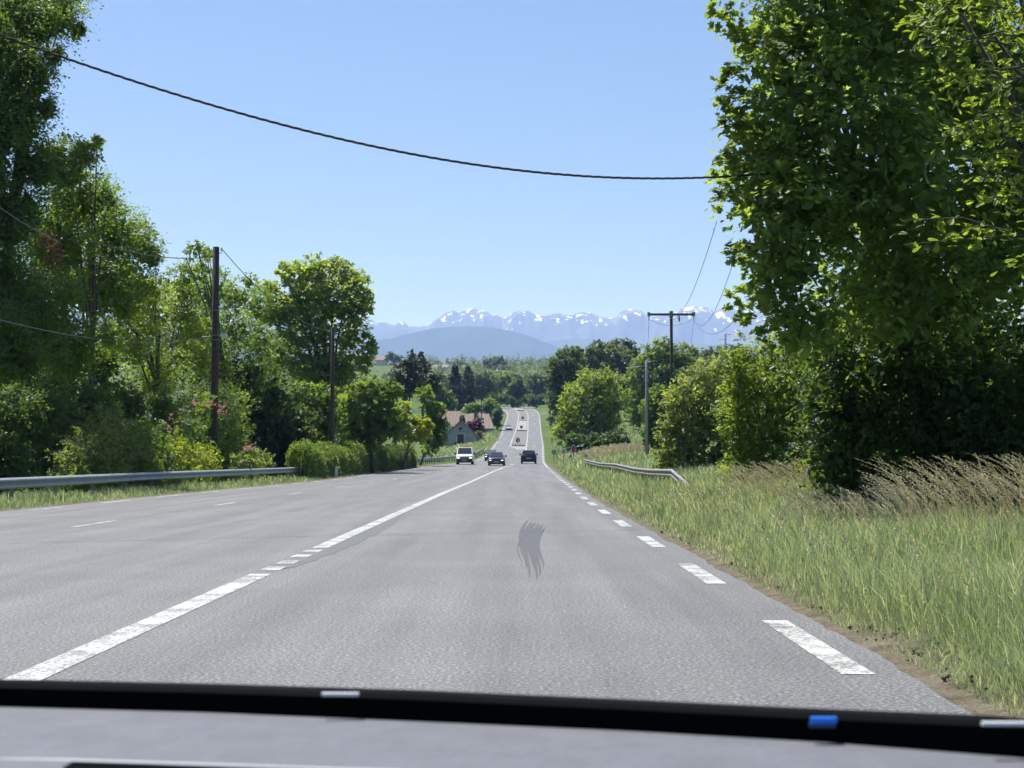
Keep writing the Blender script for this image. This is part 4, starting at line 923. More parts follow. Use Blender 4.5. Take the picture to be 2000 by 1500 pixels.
# ------------------------------------------------------------------ poles, wires
def wire(label, a, b, sag, r=.012, name='power_line', n=24, group='overhead wires', mat=WIRE):
    a, b = np.array(a, float), np.array(b, float)
    pts = [a + (b - a) * t - np.array([0, 0, 4 * sag * t * (1 - t)]) for t in np.linspace(0, 1, n)]
    loc = pts[0]; o = MB().tube([p - loc for p in pts], r, 5).build(name, mat, loc=loc); tag(o, label, 'wire', group); return o
def pole(px, d, top_py, r, mat, label, taper=.75, name='utility_pole'):
    T = P(px, top_py, d); gz = float(ground(T[0], d)); root = empty(name, (T[0], d, gz), 0, label, 'pole', 'roadside poles'); H = T[2] - gz
    MB().tube([(0, 0, -.3), (0, 0, H * .5), (0, 0, H - .02), (0, 0, H)], [r, r * (1 + taper) / 2, r * taper, r * taper * .8], 14).build('pole_shaft', mat, root, shade=True)
    return root, H
p1, H1 = pole(422, 81, 482, .205, WOODPOLE, 'thick dark wooden pole rising from the pink-flowered bush', .85)
MB().tube([(.15, 0, H1 - .35), (.30, 0, H1 - .35), (.30, 0, H1 - .12)], .018, 6).build('bracket', GALVD, p1)
MB().tube([(.30, 0, H1 - .22), (.30, 0, H1 - .17), (.30, 0, H1 - .05)], [.05, .06, .035], 8).build('insulator', CERAM, p1)
MB().box(.30, .62, -.12, .12, H1 - 4.85, H1 - 4.63).build('junction_box', CERAM, p1, .02)
MB().tube([(-.7, 0, H1 - 4.8), (.32, 0, H1 - 4.72)], .02, 6).build('bracket_arm', GALVD, p1)
for zz in (3.4, 4.72, 4.95): MB().tube([(0, 0, H1 - zz - .03), (0, 0, H1 - zz + .03)], .205, 14).build('steel_band', GALVD, p1)
p2, H2_ = pole(650, 103, 640, .155, WOODPOLE, 'thinner wooden pole in front of the plane tree', .8)
MB().tube([(0, 0, H2_ - .5), (.28, 0, H2_ - .3)], .02, 6).build('bracket', GALVD, p2)
p3, H3 = pole(1311, 112, 611, .135, WOODPOLE, 'wooden power pole with a wide crossarm above the right bush', .8, 'power_pole')
MB().box(-1.68, 1.68, -.07, .07, H3 - .20, H3 - .04).build('crossarm', simple('crossarm_wood', (.10, .065, .05), .8, vary=.3), p3, .015)
for x in (-1.64, 1.64):
    MB().tube([(x, -.02, H3 + .04), (x, -.02, H3 - .25)], .11, 8).build('crossarm_cap', GALVD, p3)
    MB().tube([(x, -.05, H3 - .26), (x, -.05, H3 - .42), (x, -.05, H3 - .55)], [.05, .06, .03], 8).build('insulator', CERAM, p3)
MB().tube([(.58, -.05, H3 - .2), (.58, -.05, H3 - .4), (.58, -.05, H3 - .66)], [.03, .07, .04], 8).build('insulator', GALVD, p3)
MB().tube([(0, -.02, H3 - .3), (0, -.02, H3 + .12)], .14, 8).build('pole_cap', GALVD, p3)
p4, H4 = pole(1263, 138, 706, .16, CONC, 'pale concrete pole with a street lamp arm, in the right field', .75, 'lamp_pole')
MB().tube([(0, 0, H4 - .45), (-.5, 0, H4 - .42), (-.95, 0, H4 - .50)], .03, 6).build('lamp_arm', GALVD, p4)
MB().prism([(-1.55, H4 - .66), (-1.45, H4 - .50), (-1.1, H4 - .42), (-.85, H4 - .46), (-.85, H4 - .58), (-1.3, H4 - .66)], 'y', -.14, .14).build('lamp_head', simple('lamp_shell', (.62, .63, .60), .4), p4, .03)
MB().tube([(0, 0, H4 - .02), (0, 0, H4 + .16)], [.09, .05], 8).build('insulator', CERAM, p4)
MB().tube([(0, 0, H4 - .02), (.75, 0, H4 + .05)], .02, 5).build('top_arm', GALVD, p4)
MB().box(-1.05, 1.05, -.035, .035, H4 - 1.30, H4 - 1.22).build('crossarm', GALVD, p4)
for x in (-1.0, -.35, .35, 1.0): MB().tube([(x, 0, H4 - 1.45), (x, 0, H4 - 1.36), (x, 0, H4 - 1.21)], [.03, .06, .05], 8).build('insulator', CERAM, p4)
MB().tube([(.13, -.12, 0), (.12, -.11, H4 * .8)], .025, 6).build('cable_duct', BLACKP, p4)
p5, H5 = pole(838, 226, 700, .13, CONC, 'slim pole with white-insulated crossarms among the dark conifers', .8)
for zz, wd in ((.4, .7), (2.0, 4.2)):
    MB().box(-wd, wd * .35 if wd > 1 else wd, -.04, .04, H5 - zz - .05, H5 - zz + .05).build('crossarm', GALVD, p5)
    for x in np.linspace(-wd * .95, wd * .3, 5): MB().tube([(x, -.02, H5 - zz + .05), (x, -.02, H5 - zz + .3)], [.09, .06], 6).build('insulator', CERAM, p5)
p6, H6 = pole(940, 352, 788, .12, WOODPOLE, 'thin dark wooden pole beside the purple tree', .8)
MB().box(.02, .62, -.16, -.12, H6 - 4.6, H6 - 3.4).build('pole_sign', WHITEP, p6)
for zz in (3.42, 4.28): MB().box(.015, .63, -.17, -.118, H6 - zz - .3, H6 - zz).build('sign_band', BLACKP, p6)
p7, H7 = pole(870, 350, 790, .11, WOODPOLE, 'thin dark wooden pole before the left tan roof', .8)

# twisted supply cable across the road
def cable():
    px = [(-160, 10, 26.0), (0, 68, 26.4), (120, 109, 26.8), (330, 181, 27.5), (560, 247, 28.2), (780, 298, 28.9), (1000, 330, 29.6), (1200, 346, 30.2), (1400, 344, 30.8), (1620, 326, 31.5)]
    K = np.array([P(*q) for q in px]); s = np.arange(len(K)); n = 420; tt = np.linspace(0, len(K) - 1, n)
    co = np.stack([np.polyval(np.polyfit(s, K[:, k], 4), tt) for k in range(3)], -1); ln = np.concatenate([[0], np.cumsum(np.linalg.norm(np.diff(co, axis=0), axis=1))])
    root = empty('overhead_cable', co[0], 0, 'thick black twisted cable sagging across the road and sky', 'cable')
    T = unit(np.gradient(co, axis=0)); A = unit(np.cross(T, np.array([0, 0, 1.0]))); B = np.cross(A, T)
    for j in range(3):
        ph = ln / .62 * 2 * math.pi + j * 2 * math.pi / 3
        st = co + (A * np.cos(ph)[:, None] + B * np.sin(ph)[:, None]) * .0145 - co[0]
        MB().tube(list(st), .0112, 6).build('strand', CABLE, root, shade=True)
cable()
T1 = np.array(p1.location) + np.array([.3, 0, H1 - .1]); T2 = np.array(p2.location) + np.array([.25, 0, H2_ - .35])
wire('sagging wire from the first wooden pole down to the second', T1, T2, .9, .022)
wire('wire from the first wooden pole top into the left trees', np.array(p1.location) + np.array([-.1, 0, H1 - .5]), P(180, 470, 62), .35, .022)
wire('lower cable from the first pole box to the left trees', np.array(p1.location) + np.array([-.2, 0, H1 - 4.75]), P(0, 625, 45), .5, .014)
wire('faint wire crossing the huge left oak', P(-60, 360, 34), P(110, 470, 43), .1, .012)
c3 = np.array(p3.location)
wire('left wire rising from the wide crossarm into the maple', c3 + np.array([-.2, 0, H3 - .3]), P(1400, 432, 52), 1.2, .012)
wire('middle wire rising from the wide crossarm into the maple', c3 + np.array([1.64, 0, H3 - .5]), P(1445, 470, 52), 1.4, .012)
wire('right wire looping low from the wide crossarm to the maple', c3 + np.array([1.64, 0, H3 - .5]), P(1475, 570, 56), 1.3, .012)
wire('left wire running from the crossarm down to the wood', c3 + np.array([-1.64, 0, H3 - .5]), P(1262, 662, 290), 3, .014)
wire('right wire running from the crossarm down to the wood', c3 + np.array([1.64, 0, H3 - .5]), P(1338, 668, 290), 3, .014)
wire('slack jumper wire looping under the crossarm', c3 + np.array([-1.5, -.1, H3 - .5]), c3 + np.array([1.5, -.1, H3 - .5]), .45, .012)

# far lattice pylon
def pylon():
    d = 1500; T = P(1417, 652, d); gz = float(ground(T[0], d)); root = empty('lattice_pylon', (T[0], d, gz), 0, 'small distant lattice pylon on the right skyline', 'pylon'); H = T[2] - gz; m = MB()
    for sx_, sy in ((-1, -1), (1, -1), (1, 1), (-1, 1)): m.tube([(sx_ * 3.2, sy * 3.2, 0), (sx_ * .7, sy * .7, H * .6), (sx_ * .4, sy * .4, H)], .24, 4)
    for k in range(12):
        z0, z1 = H * k / 12, H * (k + 1) / 12; w0 = 3.2 - 2.5 * min(1, z0 / (H * .6)); w1 = 3.2 - 2.5 * min(1, z1 / (H * .6))
        m.tube([(-w0, -w0, z0), (w1, -w1, z1)], .13, 4); m.tube([(w0, -w0, z0), (-w1, -w1, z1)], .13, 4)
    m.build('tower', GALVD, root)
    for zz, l, r_ in ((.4, .8, 6.2), (5.5, 7.2, .8), (10.5, 1.0, 7.4)):
        MB().tube([(-l, 0, H - zz - .5), (0, 0, H - zz), (r_, 0, H - zz - .5)], .28, 4).build('crossarm', GALVD, root)
pylon()

# ------------------------------------------------------------------ buildings
WALLG = simple('rendered_wall', (.36, .36, .34), .9, vary=.18, scale=1.2, bump=.2)
WALLD = simple('patched_render', (.26, .27, .265), .9, vary=.15, scale=1.5)
WALLW = simple('white_wall', (.62, .58, .52), .9, vary=.1, scale=1)
ROOFT = simple('roof_tiles', (.30, .225, .175), .85, vary=.25, scale=2.5)
ROOFD = simple('roof_slate', (.055, .052, .055), .7, vary=.25, scale=3)
DOORG = simple('loft_door', (.035, .045, .042), .8)
def barn():
    d = 330; c = P(900, 878, d); cx = c[0]; s = d / F; W = 32 * s; gz = float(ground(cx, d)); zb = gz - .1; ze = P(900, 853, d)[2]; za = P(900, 823, d)[2]
    root = empty('barn', (cx, d, gz), 0, 'grey gabled barn with a dark loft door, below the tan roofs', 'barn'); o = np.array(root.location)
    Z = lambda py: P(900, py, d)[2] - gz
    dep = 9.0
    MB().prism([(-W, -.1), (W, -.1), (W, ze - gz), (0, za - gz), (-W, ze - gz)], 'y', 0, dep).build('wall', WALLG, root)
    for sg in (-1, 1):
        m = MB(); e = (sg * (W + .35), ze - gz - .30); a = (0, za - gz + .05)
        m.prism([a, e, (e[0], e[1] + .18), (a[0], a[1] + .2)], 'y', -.35, dep + .3); m.build('roof', ROOFD, root)
    dr = MB().box(-.75, .65, -.06, .0, Z(864), Z(848)).build('loft_door', DOORG, root)
    MB().box(.52, .56, -.10, -.06, Z(857), Z(855.5)).build('handle', GALVD, dr)
    MB().box(-.9, -.75, -.05, 0, Z(864), Z(847)).build('door_frame', WALLW, root); MB().box(.65, .8, -.05, 0, Z(864), Z(847)).build('door_frame', WALLW, root); MB().box(-.9, .8, -.06, 0, Z(848), Z(846.8)).build('lintel', WALLW, root)
    MB().box(-.45, .25, -.06, 0, Z(838), Z(835)).build('owl_hole', BLACKP, root)
    MB().box(-.20, .0, -.6, 0, Z(842), Z(835.6)).build('hoist_beam', WOODPOLE, root)
    MB().box(-W + .1, -1.2, -.03, 0, 0, Z(865)).build('wall_patch', WALLD, root); MB().box(1.5, W - .3, -.03, 0, Z(868), Z(861)).build('wall_patch', WALLD, root)
    MB().box(-1.3, 1.1, -.25, 0, 0, Z(865)).build('lower_door', DOORG, root)
    MB().box(-1.4, 1.2, -.6, 0, Z(865) + .01, Z(864)).build('door_hood', ROOFD, root)
    for z in (Z(830), Z(843)): MB().box(-1.6, 1.5, -.03, 0, z, z + .10).build('string_course', WALLD, root)
barn()
def house(name, label, px0, px1, ridge_py, eave_py, d, roofmat, wallmat, hip=0.0, depth=7, wins=2, chim=True, ridge_in=0.0):
    """long side faces the road: roof plane sloping towards the viewer, wall with windows and door below"""
    a, b = P(px0, eave_py, d), P(px1, eave_py, d); cx = (a[0] + b[0]) / 2; W = (b[0] - a[0]) / 2; gz = float(ground(cx, d)) ; ez = max(a[2] - gz, 1.6); rz = P(px0, ridge_py, d + depth / 2)[2] - gz
    root = empty(name, (cx, d, gz), 0, label, 'house')
    MB().box(-W + .3, W - .3, .4, depth - .4, -.5, ez).build('wall', wallmat, root)
    m = MB(); vs = [(-W, 0, ez - .1), (W, 0, ez - .1), (W, depth, ez - .1), (-W, depth, ez - .1), (-W + ridge_in, depth / 2, rz), (W - hip, depth / 2, rz), (-W, 0, ez - .28), (W, 0, ez - .28), (W, depth, ez - .28), (-W, depth, ez - .28)]
    m.add(vs, [(0, 1, 5, 4), (2, 3, 4, 5), (1, 2, 5), (3, 0, 4), (6, 7, 1, 0), (7, 8, 2, 1), (8, 9, 3, 2), (9, 6, 0, 3), (6, 9, 8, 7)]); rf = m.build('roof', roofmat, root)
    k = max(6, int(2 * W / .9))
    for i in range(k):                                              # courses of round tiles running up the slope
        x = -W + (i + .5) * 2 * W / k; f0 = 1.0
        top = min(1.0, (W - abs(x)) / max(.01, hip)) if (x > 0 and hip > 0) else 1.0
        MB().tube([(x, -.02, ez - .06), (x, depth / 2 * top, ez - .06 + (rz - ez + .1) * top)], .09, 5).build('tile_course', roofmat, rf)
    if chim: MB().box(W * .3, W * .3 + .6, depth / 2 + .3, depth / 2 + .9, rz - .8, rz + .7).build('chimney', WALLG, rf)
    for i in range(wins):
        x = -W + (i + .7) * 2 * W / (wins + .4); wdw = MB().box(x - .45, x + .45, .33, .41, max(.3, ez - 1.7), ez - .5).build('window', WHITEP, root); MB().box(x - .36, x + .36, .32, .335, max(.4, ez - 1.6), ez - .6).build('pane', GLASSD, wdw)
    return root
house('house', 'tan tiled house roof left of the barn gable', 862, 899, 803, 832, 415, ROOFT, WALLG, 0, 8, 2, True)
house('house', 'long tan tiled roof right of the barn, hipped at its end', 897, 965, 808, 838, 400, ROOFT, WALLG, 1.4, 8, 3, True)
house('house', 'tiny far house with a reddish roof on the green hill', 733, 755, 697, 703, 1330, simple('red_roof', (.30, .13, .09), .8), WALLW, 2, 9, 2, False, 2)
house('house', 'tiny far grey-roofed house on the wooded ridge', 848, 876, 712, 717, 1080, simple('grey_roof', (.22, .21, .21), .8), WALLW, 0, 9, 3, False)

# ------------------------------------------------------------------ signs and posts
BLUE = simple('sign_blue', (.015, .05, .24), .4, vary=.05); YEL = simple('sign_yellow', (.62, .34, .03), .4, vary=.05); RED = simple('sign_red', (.48, .03, .03), .4, vary=.05); GREYB = simple('sign_back', (.16, .165, .17), .5, metal=.4)
def disc(r, n=20): return [(r * math.cos(2 * math.pi * i / n), r * math.sin(2 * math.pi * i / n)) for i in range(n)]
def at_y(poly, cz, cx=0): return [(x + cx, z + cz) for x, z in poly]
def roadsign(px, py, d, label, build, post_r=.035, name='road_sign', group=None):
    T = P(px, py, d); on = IL(d) < T[0] < IR(d) and d > 290; gz = float(ZR(d)) + .12 if on else float(ground(T[0], d)); root = empty(name, (T[0], d, gz), 0, label, 'road sign', group); h = T[2] - gz
    MB().tube([(0, .05, -.3), (0, .05, h)], post_r, 8).build('post', GALVD, root); build(root, h); return root
def keepright(root, h):
    MB().prism(at_y(disc(.40), h), 'y', 0, .03).build('sign_face', BLUE, root)
    MB().prism([(x * .72, z * .72 + h) for x, z in ((-.34, .28), (-.25, .36), (.14, -.06), (.24, .06), (.33, -.36), (-.10, -.28), (.03, -.16))], 'y', -.012, -.002).build('arrow', WHITEP, root)
    MB().prism(at_y(disc(.43), h), 'y', .031, .045).build('sign_rim', GREYB, root)
def balise(root, h):
    keepright(root, h); MB().box(-.35, .35, -.02, .05, h + .46, h + .66).build('marker_board', WHITEP, root)
    for x in (-.45, .45): MB().tube([(x, .3, -.1), (x, .3, .45)], .12, 8).build('marker_post', WHITEP, root)
roadsign(1011.5, 860, 301.5, 'blue round keep-right sign topped by a white board, nearest island', balise, .06)
roadsign(1018.5, 834, 411.5, 'blue round keep-right sign on the second island', keepright, .06)
roadsign(1021, 816, 461, 'blue round keep-right sign at the far end of the second island', keepright, .06)
roadsign(1015.5, 793, 524, 'small blue keep-right sign at the hilltop', keepright, .06)
def roundback(root, h):
    MB().prism(at_y(disc(.27), h), 'y', 0, .02).build('sign_face', GREYB, root); MB().prism(at_y(disc(.17), h), 'y', -.01, -.001).build('inner_face', simple('sign_grey', (.4, .4, .4), .5), root)
    MB().box(-.08, .08, -.005, .03, h + .25, h + .33).build('top_cap', WHITEP, root)
def diamond(root, h):
    MB().prism(at_y([(0, .42), (.42, 0), (0, -.42), (-.42, 0)], h), 'y', 0, .02).build('sign_face', WHITEP, root)
    MB().prism(at_y([(0, .27), (.27, 0), (0, -.27), (-.27, 0)], h), 'y', -.012, -.002).build('yellow_diamond', YEL, root)
def octagon(root, h):
    oc = [(.40 * math.cos(R(22.5 + 45 * i)), .40 * math.sin(R(22.5 + 45 * i))) for i in range(8)]
    MB().prism(at_y([(x * .62, z * 1.35) for x, z in oc], h), 'y', 0, .02).build('sign_face', WHITEP, root); MB().prism(at_y([(x * .5, z * 1.15) for x, z in oc], h), 'y', -.012, -.002).build('red_face', RED, root)
roadsign(1082, 883, 168, 'small round grey sign on the right verge, leftmost of three', roundback)
roadsign(1101, 882, 160, 'yellow and white diamond priority sign on the right verge', diamond)
roadsign(1120, 877, 172, 'red sign turned edge-on by the lane mouth, rightmost of three', octagon)
def delineator(px, py, d, label, band=True, h=1.0):
    T = P(px, py, d); gz = float(ground(T[0], d)); root = empty('delineator_post', (T[0], d, gz), 0, label, 'marker post', 'white roadside marker posts'); h = max(.7, T[2] - gz)
    MB().prism([(-.09, -.1), (.09, -.1), (.09, h - .1), (.04, h), (-.04, h), (-.09, h - .1)], 'y', -.04, .04).build('post', WHITEP, root, .01)
    if band: MB().box(-.095, .095, -.046, .046, h - .42, h - .22).build('red_band', BLACKP if band == 2 else RED, root)
delineator(1115, 884.5, 158, 'white marker post with a dark band beside the edge-on red sign', 2)
delineator(1144.5, 884, 147, 'white marker post with a red band at the far end of the right guardrail')
delineator(657, 916, 99, 'white marker stone beside the clipped round bush', 0)
delineator(961, 845, 372, 'white post by the side lane mouth on the left bank', 0); delineator(967, 838, 388, 'white post in the grass left of the white convertible', 0); delineator(983, 804.5, 500, 'small white post near the hilltop on the left bank', 0)

# ------------------------------------------------------------------ vehicles
def carpaint(name, c, rough=.22, metal=.3):
    m, t, o = newmat(name); b = N(t, 'ShaderNodeBsdfPrincipled', Roughness=rough, Metallic=metal); b.inputs['Coat Weight'].default_value = .7; b.inputs['Coat Roughness'].default_value = .06
    n = noise(t, 4, 2, .5, opos(t)); t.links.new(ramp(t, n, [(.3, tuple(x * .92 for x in c)), (.7, tuple(min(1, x * 1.06) for x in c))]), b.inputs['Base Color']); t.links.new(b.outputs[0], o.inputs[0]); return m
def lamp(name, c, e): return simple(name, c, .2, emis=e, vary=.02)
HEADW = lamp('headlamp_lit', (1, .93, .78), 2.2); HEADY = lamp('headlamp_warm', (1, .72, .38), 1.6); TAIL = simple('tail_lamp', (.30, .02, .02), .25); ORANGE = lamp('orange_beacon', (.75, .22, .05), .12)
PLATE = simple('number_plate', (.55, .55, .50), .4, vary=.04)
def loft(m, secs):
    n = len(secs[0]); vs = [v for s in secs for v in s]; fs = []
    for i in range(len(secs) - 1):
        for k in range(n): fs.append((i * n + k, i * n + (k + 1) % n, (i + 1) * n + (k + 1) % n, (i + 1) * n + k))
    fs += [tuple(range(n)), tuple((len(secs) - 1) * n + k for k in range(n - 1, -1, -1))]
    return m.add(vs, fs)
def vehicle(name, label, cat, px, d, facing, L, W, H, lower, upper, body, cladding, zc=.22, wheel=.33, head=None, beacon=False, open_top=False, rear=False, glassmat=GLASSD, plate=True):
    """lower: (y, z_top, half width) stations front to back; upper: (y, z, half width) glasshouse points, base-front, roof-front, roof-back, base-back; y grows to the front"""
    X = P(px, 900, d)[0]; root = empty(name, (X, d, float(ZR(d))), math.pi if facing < 0 else 0, label, cat)
    m = MB(); secs = []
    for y, zt, hw in lower: secs.append([(-hw * .90, y, zc), (hw * .90, y, zc), (hw, y, zc + .18), (hw, y, zt - .22), (hw * .95, y, zt - .06), (hw * .80, y, zt), (-hw * .80, y, zt), (-hw * .95, y, zt - .06), (-hw, y, zt - .22), (-hw, y, zc + .18)])
    loft(m, secs); m.build('body', body, root, .03, shade=True)
    yb0, zb0, wb0 = upper[0]; yr0, zr0, wr0 = upper[1]; yr1, zr1, wr1 = upper[2]; yb1, zb1, wb1 = upper[3]
    if not open_top:
        m = MB(); c = lambda y, z, w_: [(-w_, y, z), (w_, y, z)]
        vs = c(yb0, zb0 - .03, wb0) + c(yr0, zr0, wr0) + c(yr1, zr1, wr1) + c(yb1, zb1 - .03, wb1)
        m.add(vs, [(0, 1, 3, 2), (2, 3, 5, 4), (4, 5, 7, 6), (0, 2, 4, 6), (1, 7, 5, 3), (0, 6, 7, 1)]); m.build('cabin', body, root, .05)
    def pane(nm, a, b, inset, out, mt=glassmat):
        (ya, za, wa), (yb, zb, wb) = a, b; m = MB(); nrm = Vector((0, za - zb, -(ya - yb))); nrm = nrm.normalized() * out * (1 if ya > yb or za > zb else 1)
        f = inset; pts = []
        for t, w0 in ((f, None), (1 - f, None)):
            y, z, w_ = ya + (yb - ya) * t, za + (zb - za) * t, (wa + (wb - wa) * t) * .90; pts.append((y, z, w_))
        (y0, z0, w0), (y1, z1, w1) = pts; sgn = 1 if y0 > 0 or ya > yb else -1
        nv = Vector((0, (zb - za), -(yb - ya))).normalized(); nv = nv if (nv.y > 0) == (ya > yb) else -nv
        o0 = nv * out; o1 = nv * (-.02)
        vs = [(-w0, y0 + o0.y, z0 + o0.z), (w0, y0 + o0.y, z0 + o0.z), (w1, y1 + o0.y, z1 + o0.z), (-w1, y1 + o0.y, z1 + o0.z), (-w0, y0 + o1.y, z0 + o1.z), (w0, y0 + o1.y, z0 + o1.z), (w1, y1 + o1.y, z1 + o1.z), (-w1, y1 + o1.y, z1 + o1.z)]
        return m.add(vs, [(0, 1, 2, 3), (7, 6, 5, 4), (0, 4, 5, 1), (1, 5, 6, 2), (2, 6, 7, 3), (3, 7, 4, 0)]).build(nm, mt, root, .008)
    pane('windscreen', upper[0], upper[1], .07, .012)
    if not open_top:
        pane('rear_window', upper[3], upper[2], .10, .012)
        for sg in (-1, 1):
            fr = lambda y, z, w_: (sg * (w_ + .008), y, z); k = .84
            a = [(yb0 * .86 + yb1 * .14, zb0 + .03, wb0 * .995), (yr0 * .93 + yr1 * .07, zr0 - .10, wr0 * 1.03), (yr1 * .95 + yr0 * .05, zr1 - .10, wr1 * 1.03), (yb1 * .9 + yb0 * .1, zb1 + .03, wb1 * .995)]
            m = MB(); vs = [fr(*q) for q in a] + [(fr(*q)[0] - sg * .03, q[0], q[1]) for q in a]; m.add(vs, [(0, 1, 2, 3), (7, 6, 5, 4)] + [(i, i + 4, (i + 1) % 4 + 4, (i + 1) % 4) for i in range(4)]); m.build('side_window', glassmat, root)
    yf, ybk = lower[0][0], lower[-1][0]; hf = lower[0][2]; hb = lower[-1][2]
    MB().box(-hf * .97, hf * .97, yf - .10, yf + .06, zc + .02, zc + .36).build('front_bumper', cladding, root, .04); MB().box(-hb * .97, hb * .97, ybk - .06, ybk + .10, zc + .02, zc + .36).build('rear_bumper', cladding, root, .04)
    zt = lower[0][1]
    MB().box(-hf * .55, hf * .55, yf - .02, yf + .03, zt - .26, zt - .12).build('grille', BLACKP, root, .01)
    for sg in (-1, 1):
        MB().box(*sorted((sg * hf * .60, sg * hf * .93)), yf - .08, yf + .02, zt - .27, zt - .09).build('headlight', head or CERAM, root, .03)
        zb = lower[-1][1]; MB().box(*sorted((sg * hb * .72, sg * hb * .96)), ybk - .02, ybk + .06, zb - .34, zb - .08).build('tail_light', TAIL, root, .02)
        mx = wb0 * 1.02; mir = MB().box(*sorted((sg * (mx + .04), sg * (mx + .26))), yb0 - .28, yb0 - .16, zb0 + .02, zb0 + .19).build('mirror', cladding if cladding is BLACKP else body, root, .03)
    if plate:
        MB().box(-.26, .26, yf + .06, yf + .075, zc + .14, zc + .25).build('number_plate', PLATE, root); MB().box(-.26, .26, ybk - .075, ybk - .06, zc + .30, zc + .41).build('number_plate', PLATE, root)
    wb = L * .30
    for sg in (-1, 1):
        for yy in (wb, -wb * .98):
            hw = W / 2 - .02; wh = MB().tube([(sg * (hw - .22), yy, wheel), (sg * (hw - .20), yy, wheel), (sg * (hw - .02), yy, wheel), (sg * hw, yy, wheel)], [wheel * .9, wheel, wheel, wheel * .9], 18).build('wheel', TYRE, root, shade=False)
            MB().tube([(sg * hw, yy, wheel), (sg * (hw + .012), yy, wheel)], wheel * .62, 14).build('rim', GALV, wh)
    MB().box(-W * .42, W * .42, -L * .46, L * .46, zc - .06, zc + .03).build('underbody', BLACKP, root)
    if beacon:
        MB().box(-.55, .55, yr0 - .5, yr0 - .25, zr0 - .01, zr0 + .05).build('roof_bar', BLACKP, root); MB().box(-.55, .25, yr0 - .48, yr0 - .27, zr0 + .05, zr0 + .12).build('light_bar', ORANGE, root, .03)
    return root
WHITE_C = carpaint('van_white', (.80, .80, .79), .25, 0); NAVY = carpaint('car_blue_grey', (.035, .048, .062)); BLACKC = carpaint('car_black', (.012, .012, .014)); SILV = carpaint('car_silver', (.42, .44, .45), .25, .6); GREYC = carpaint('car_dark_grey', (.03, .032, .036))
CABG = simple('windscreen_sky', (.10, .12, .13), .06, spec=1.0)
vehicle('delivery_van', 'white van with orange roof light coming down the far left lane', 'van', 908.5, 173, -1, 4.8, 1.9, 1.95,
        [(2.40, .92, .90), (2.25, 1.02, .95), (1.60, 1.14, .95), (0, 1.16, .95), (-2.38, 1.16, .94)], [(1.62, 1.12, .90), (.85, 1.90, .80), (-2.25, 1.93, .80), (-2.38, 1.10, .92)], WHITE_C, BLACKP, .26, .33, HEADY, True)
vehicle('sedan_car', 'dark blue-grey car with lit headlights in the middle oncoming lane', 'car', 970, 164, -1, 4.5, 1.82, 1.45,
        [(2.22, .70, .82), (2.05, .78, .90), (1.1, .92, .91), (-1.6, .96, .91), (-2.25, .92, .86)], [(1.05, .90, .80), (.30, 1.43, .60), (-.9, 1.43, .60), (-1.75, .95, .78)], NAVY, NAVY, .2, .32, HEADW)
vehicle('hatchback_car', 'silver-topped car half hidden behind the dark oncoming car', 'car', 959.5, 204, -1, 4.1, 1.74, 1.48,
        [(2.0, .74, .80), (1.85, .84, .87), (1.0, .96, .87), (-1.7, .98, .87), (-2.02, .94, .83)], [(.98, .94, .78), (.35, 1.46, .58), (-1.3, 1.46, .58), (-1.85, .96, .76)], GREYC, GREYC, .2, .31, HEADW, glassmat=CABG)
vehicle('suv_car', 'black hatchback driving away ahead in our lane', 'car', 1032.5, 180, 1, 4.3, 1.84, 1.56,
        [(2.1, .78, .84), (1.95, .90, .92), (1.1, 1.02, .92), (-1.8, 1.05, .92), (-2.12, 1.0, .90)], [(1.1, .98, .82), (.4, 1.54, .64), (-1.55, 1.54, .64), (-2.02, 1.02, .82)], BLACKC, BLACKP, .26, .34, CERAM, glassmat=GLASSD)
cv = vehicle('convertible_car', 'small white open car descending the hill', 'car', 994.5, 415, -1, 4.0, 1.76, 1.3,
        [(1.95, .66, .80), (1.8, .76, .88), (.9, .88, .88), (-1.6, .90, .88), (-1.98, .86, .84)], [(.85, .86, .78), (.50, 1.16, .70), (-.9, 1.16, .6), (-1.5, .9, .7)], WHITE_C, WHITE_C, .2, .31, CERAM, open_top=True)
for x in (-.38, .38): MB().box(x - .24, x + .24, -.55, -.38, .6, 1.22).build('seat', BLACKP if x > 0 else simple('tan_leather', (.5, .28, .14), .6), cv, .06)

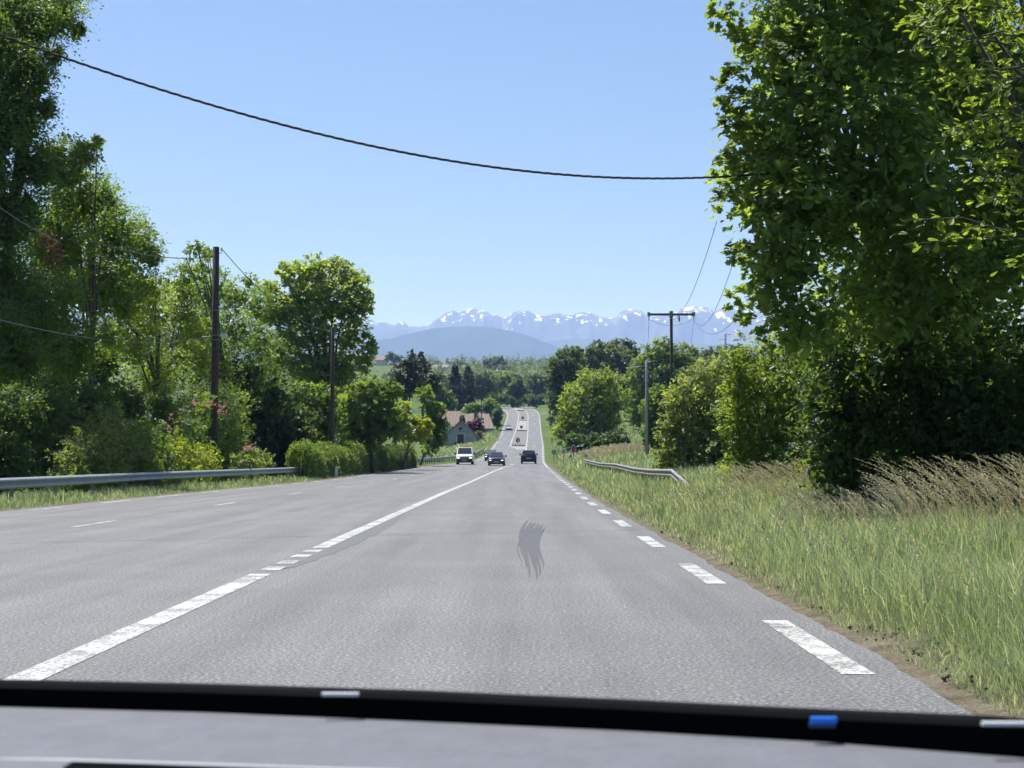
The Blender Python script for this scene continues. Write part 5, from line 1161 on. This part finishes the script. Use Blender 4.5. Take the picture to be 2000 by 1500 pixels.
# ------------------------------------------------------------------ the car we sit in: top of its dashboard under the windscreen
def dash():
    zd = 1.117
    low = [(-1500, 1372), (-700, 1368), (0, 1380), (400, 1391), (800, 1408), (1200, 1426), (1600, 1449), (2000, 1480), (2500, 1530), (3100, 1620)]
    top = [(-1500, 1330), (-700, 1327), (0, 1338), (400, 1347), (800, 1360), (1200, 1378), (1600, 1398), (2000, 1415), (2500, 1450), (3100, 1520)]
    root = empty('car_dashboard', (0, .6, zd), 0, 'sunlit grey dashboard top with a black windscreen rim in front', 'dashboard'); o = np.array(root.location)
    E = []; T = []
    for (a, b), (c, e) in zip(low, top):
        v = P(a, b, 1.0); s = (zd - CAMZ) / (v[2] - CAMZ); q = np.array([v[0] * s, s, zd]); E.append(q); tv = P(c, e, s); T.append(tv[2])
    DG = simple('dash_plastic', (.102, .106, .121), .8, vary=.12, scale=28, bump=.2); BK = simple('windscreen_rim', (.0025, .0025, .003), .95, spec=.05)
    n = len(E); vs = [tuple(q - o) for q in E] + [(q[0] - o[0], .38 - o[1], zd - .004 - o[2]) for q in E] + [(q[0] - o[0], .36 - o[1], zd - .06 - o[2]) for q in E] + [(q[0] - o[0], .40 - o[1], zd - .45 - o[2]) for q in E]
    fs = []
    for r_ in range(3): fs += [(r_ * n + i, r_ * n + i + 1, (r_ + 1) * n + i + 1, (r_ + 1) * n + i) for i in range(n - 1)]
    MB().add(vs, fs).build('dash_top', DG, root)
    vs = []; fs = []
    for q, tz in zip(E, T):
        for dy, z in ((.0, zd - .05), (.002, tz - .002), (.008, tz), (.05, tz - .004), (.06, zd - .05)): vs.append((q[0] - o[0], q[1] + dy - o[1], z - o[2]))
    for i in range(n - 1): fs += [(i * 5 + k, i * 5 + k + 1, i * 5 + 6 + k, i * 5 + 5 + k) for k in range(4)]
    MB().add(vs, fs).build('windscreen_rim', BK, root, shade=False)
    # defroster slot
    def onz(a, b, dz): v = P(a, b, 1.0); s = (zd + dz - CAMZ) / (v[2] - CAMZ); return np.array([v[0] * s, s, zd + dz]) - o
    pts = [onz(*q, .002) for q in ((142, 1487), (500, 1499), (900, 1512), (1500, 1545), (1500, 1600), (300, 1600), (120, 1500))]
    MB().add(pts, [tuple(range(len(pts)))]).build('defroster_slot', BK, root)
    rim = [onz(*q, .004) for q in ((0, 1480), (145, 1482), (500, 1494), (900, 1507), (900, 1510), (500, 1497), (145, 1485.5), (0, 1482))]
    MB().add(rim, [(0, 1, 6, 7), (1, 2, 5, 6), (2, 3, 4, 5)]).build('slot_trim', simple('slot_trim', (.34, .36, .37), .5), root)
    def plate_on(a0, a1, b0, b1, mat, nm):
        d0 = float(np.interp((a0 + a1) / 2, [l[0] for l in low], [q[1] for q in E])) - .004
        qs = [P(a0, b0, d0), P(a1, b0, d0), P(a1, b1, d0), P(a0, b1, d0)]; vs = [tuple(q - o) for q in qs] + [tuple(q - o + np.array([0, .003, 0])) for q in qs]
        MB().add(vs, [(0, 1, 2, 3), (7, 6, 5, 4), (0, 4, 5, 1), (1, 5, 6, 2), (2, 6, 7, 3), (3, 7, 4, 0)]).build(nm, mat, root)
    plate_on(1585, 1635, 1402, 1413, simple('blue_sticker', (.02, .22, .95), .4, vary=.05), 'blue_sticker')
    plate_on(1582, 1632, 1413, 1422, simple('sticker_lower', (.01, .05, .13), .4), 'sticker_lower')
    plate_on(628, 700, 1354, 1360, WHITEP, 'painted_glint'); plate_on(1920, 2040, 1411, 1418, WHITEP, 'painted_glint')  # glints along the windscreen rim, put in as flat white plates
dash()

# ------------------------------------------------------------------ haze
def haze():
    m = bpy.data.materials.new('haze'); m.use_nodes = True; t = m.node_tree; t.nodes.clear(); o = t.nodes.new('ShaderNodeOutputMaterial'); v = t.nodes.new('ShaderNodeVolumePrincipled')
    v.inputs['Color'].default_value = (.32, .46, 1.0, 1); v.inputs['Absorption Color'].default_value = (1, 1, 1, 1); v.inputs['Density'].default_value = 8.5e-5; v.inputs['Anisotropy'].default_value = .2
    v.inputs['Density Attribute'].default_value = ''; v.inputs['Temperature Attribute'].default_value = ''
    t.links.new(v.outputs[0], o.inputs['Volume'])
    ob = MB().box(-24000, 24000, -3000, 36000, -12, 2050).build('haze', m); tag(ob, 'thin pale summer haze filling the air to the mountains', 'haze', None, 'stuff')
haze()
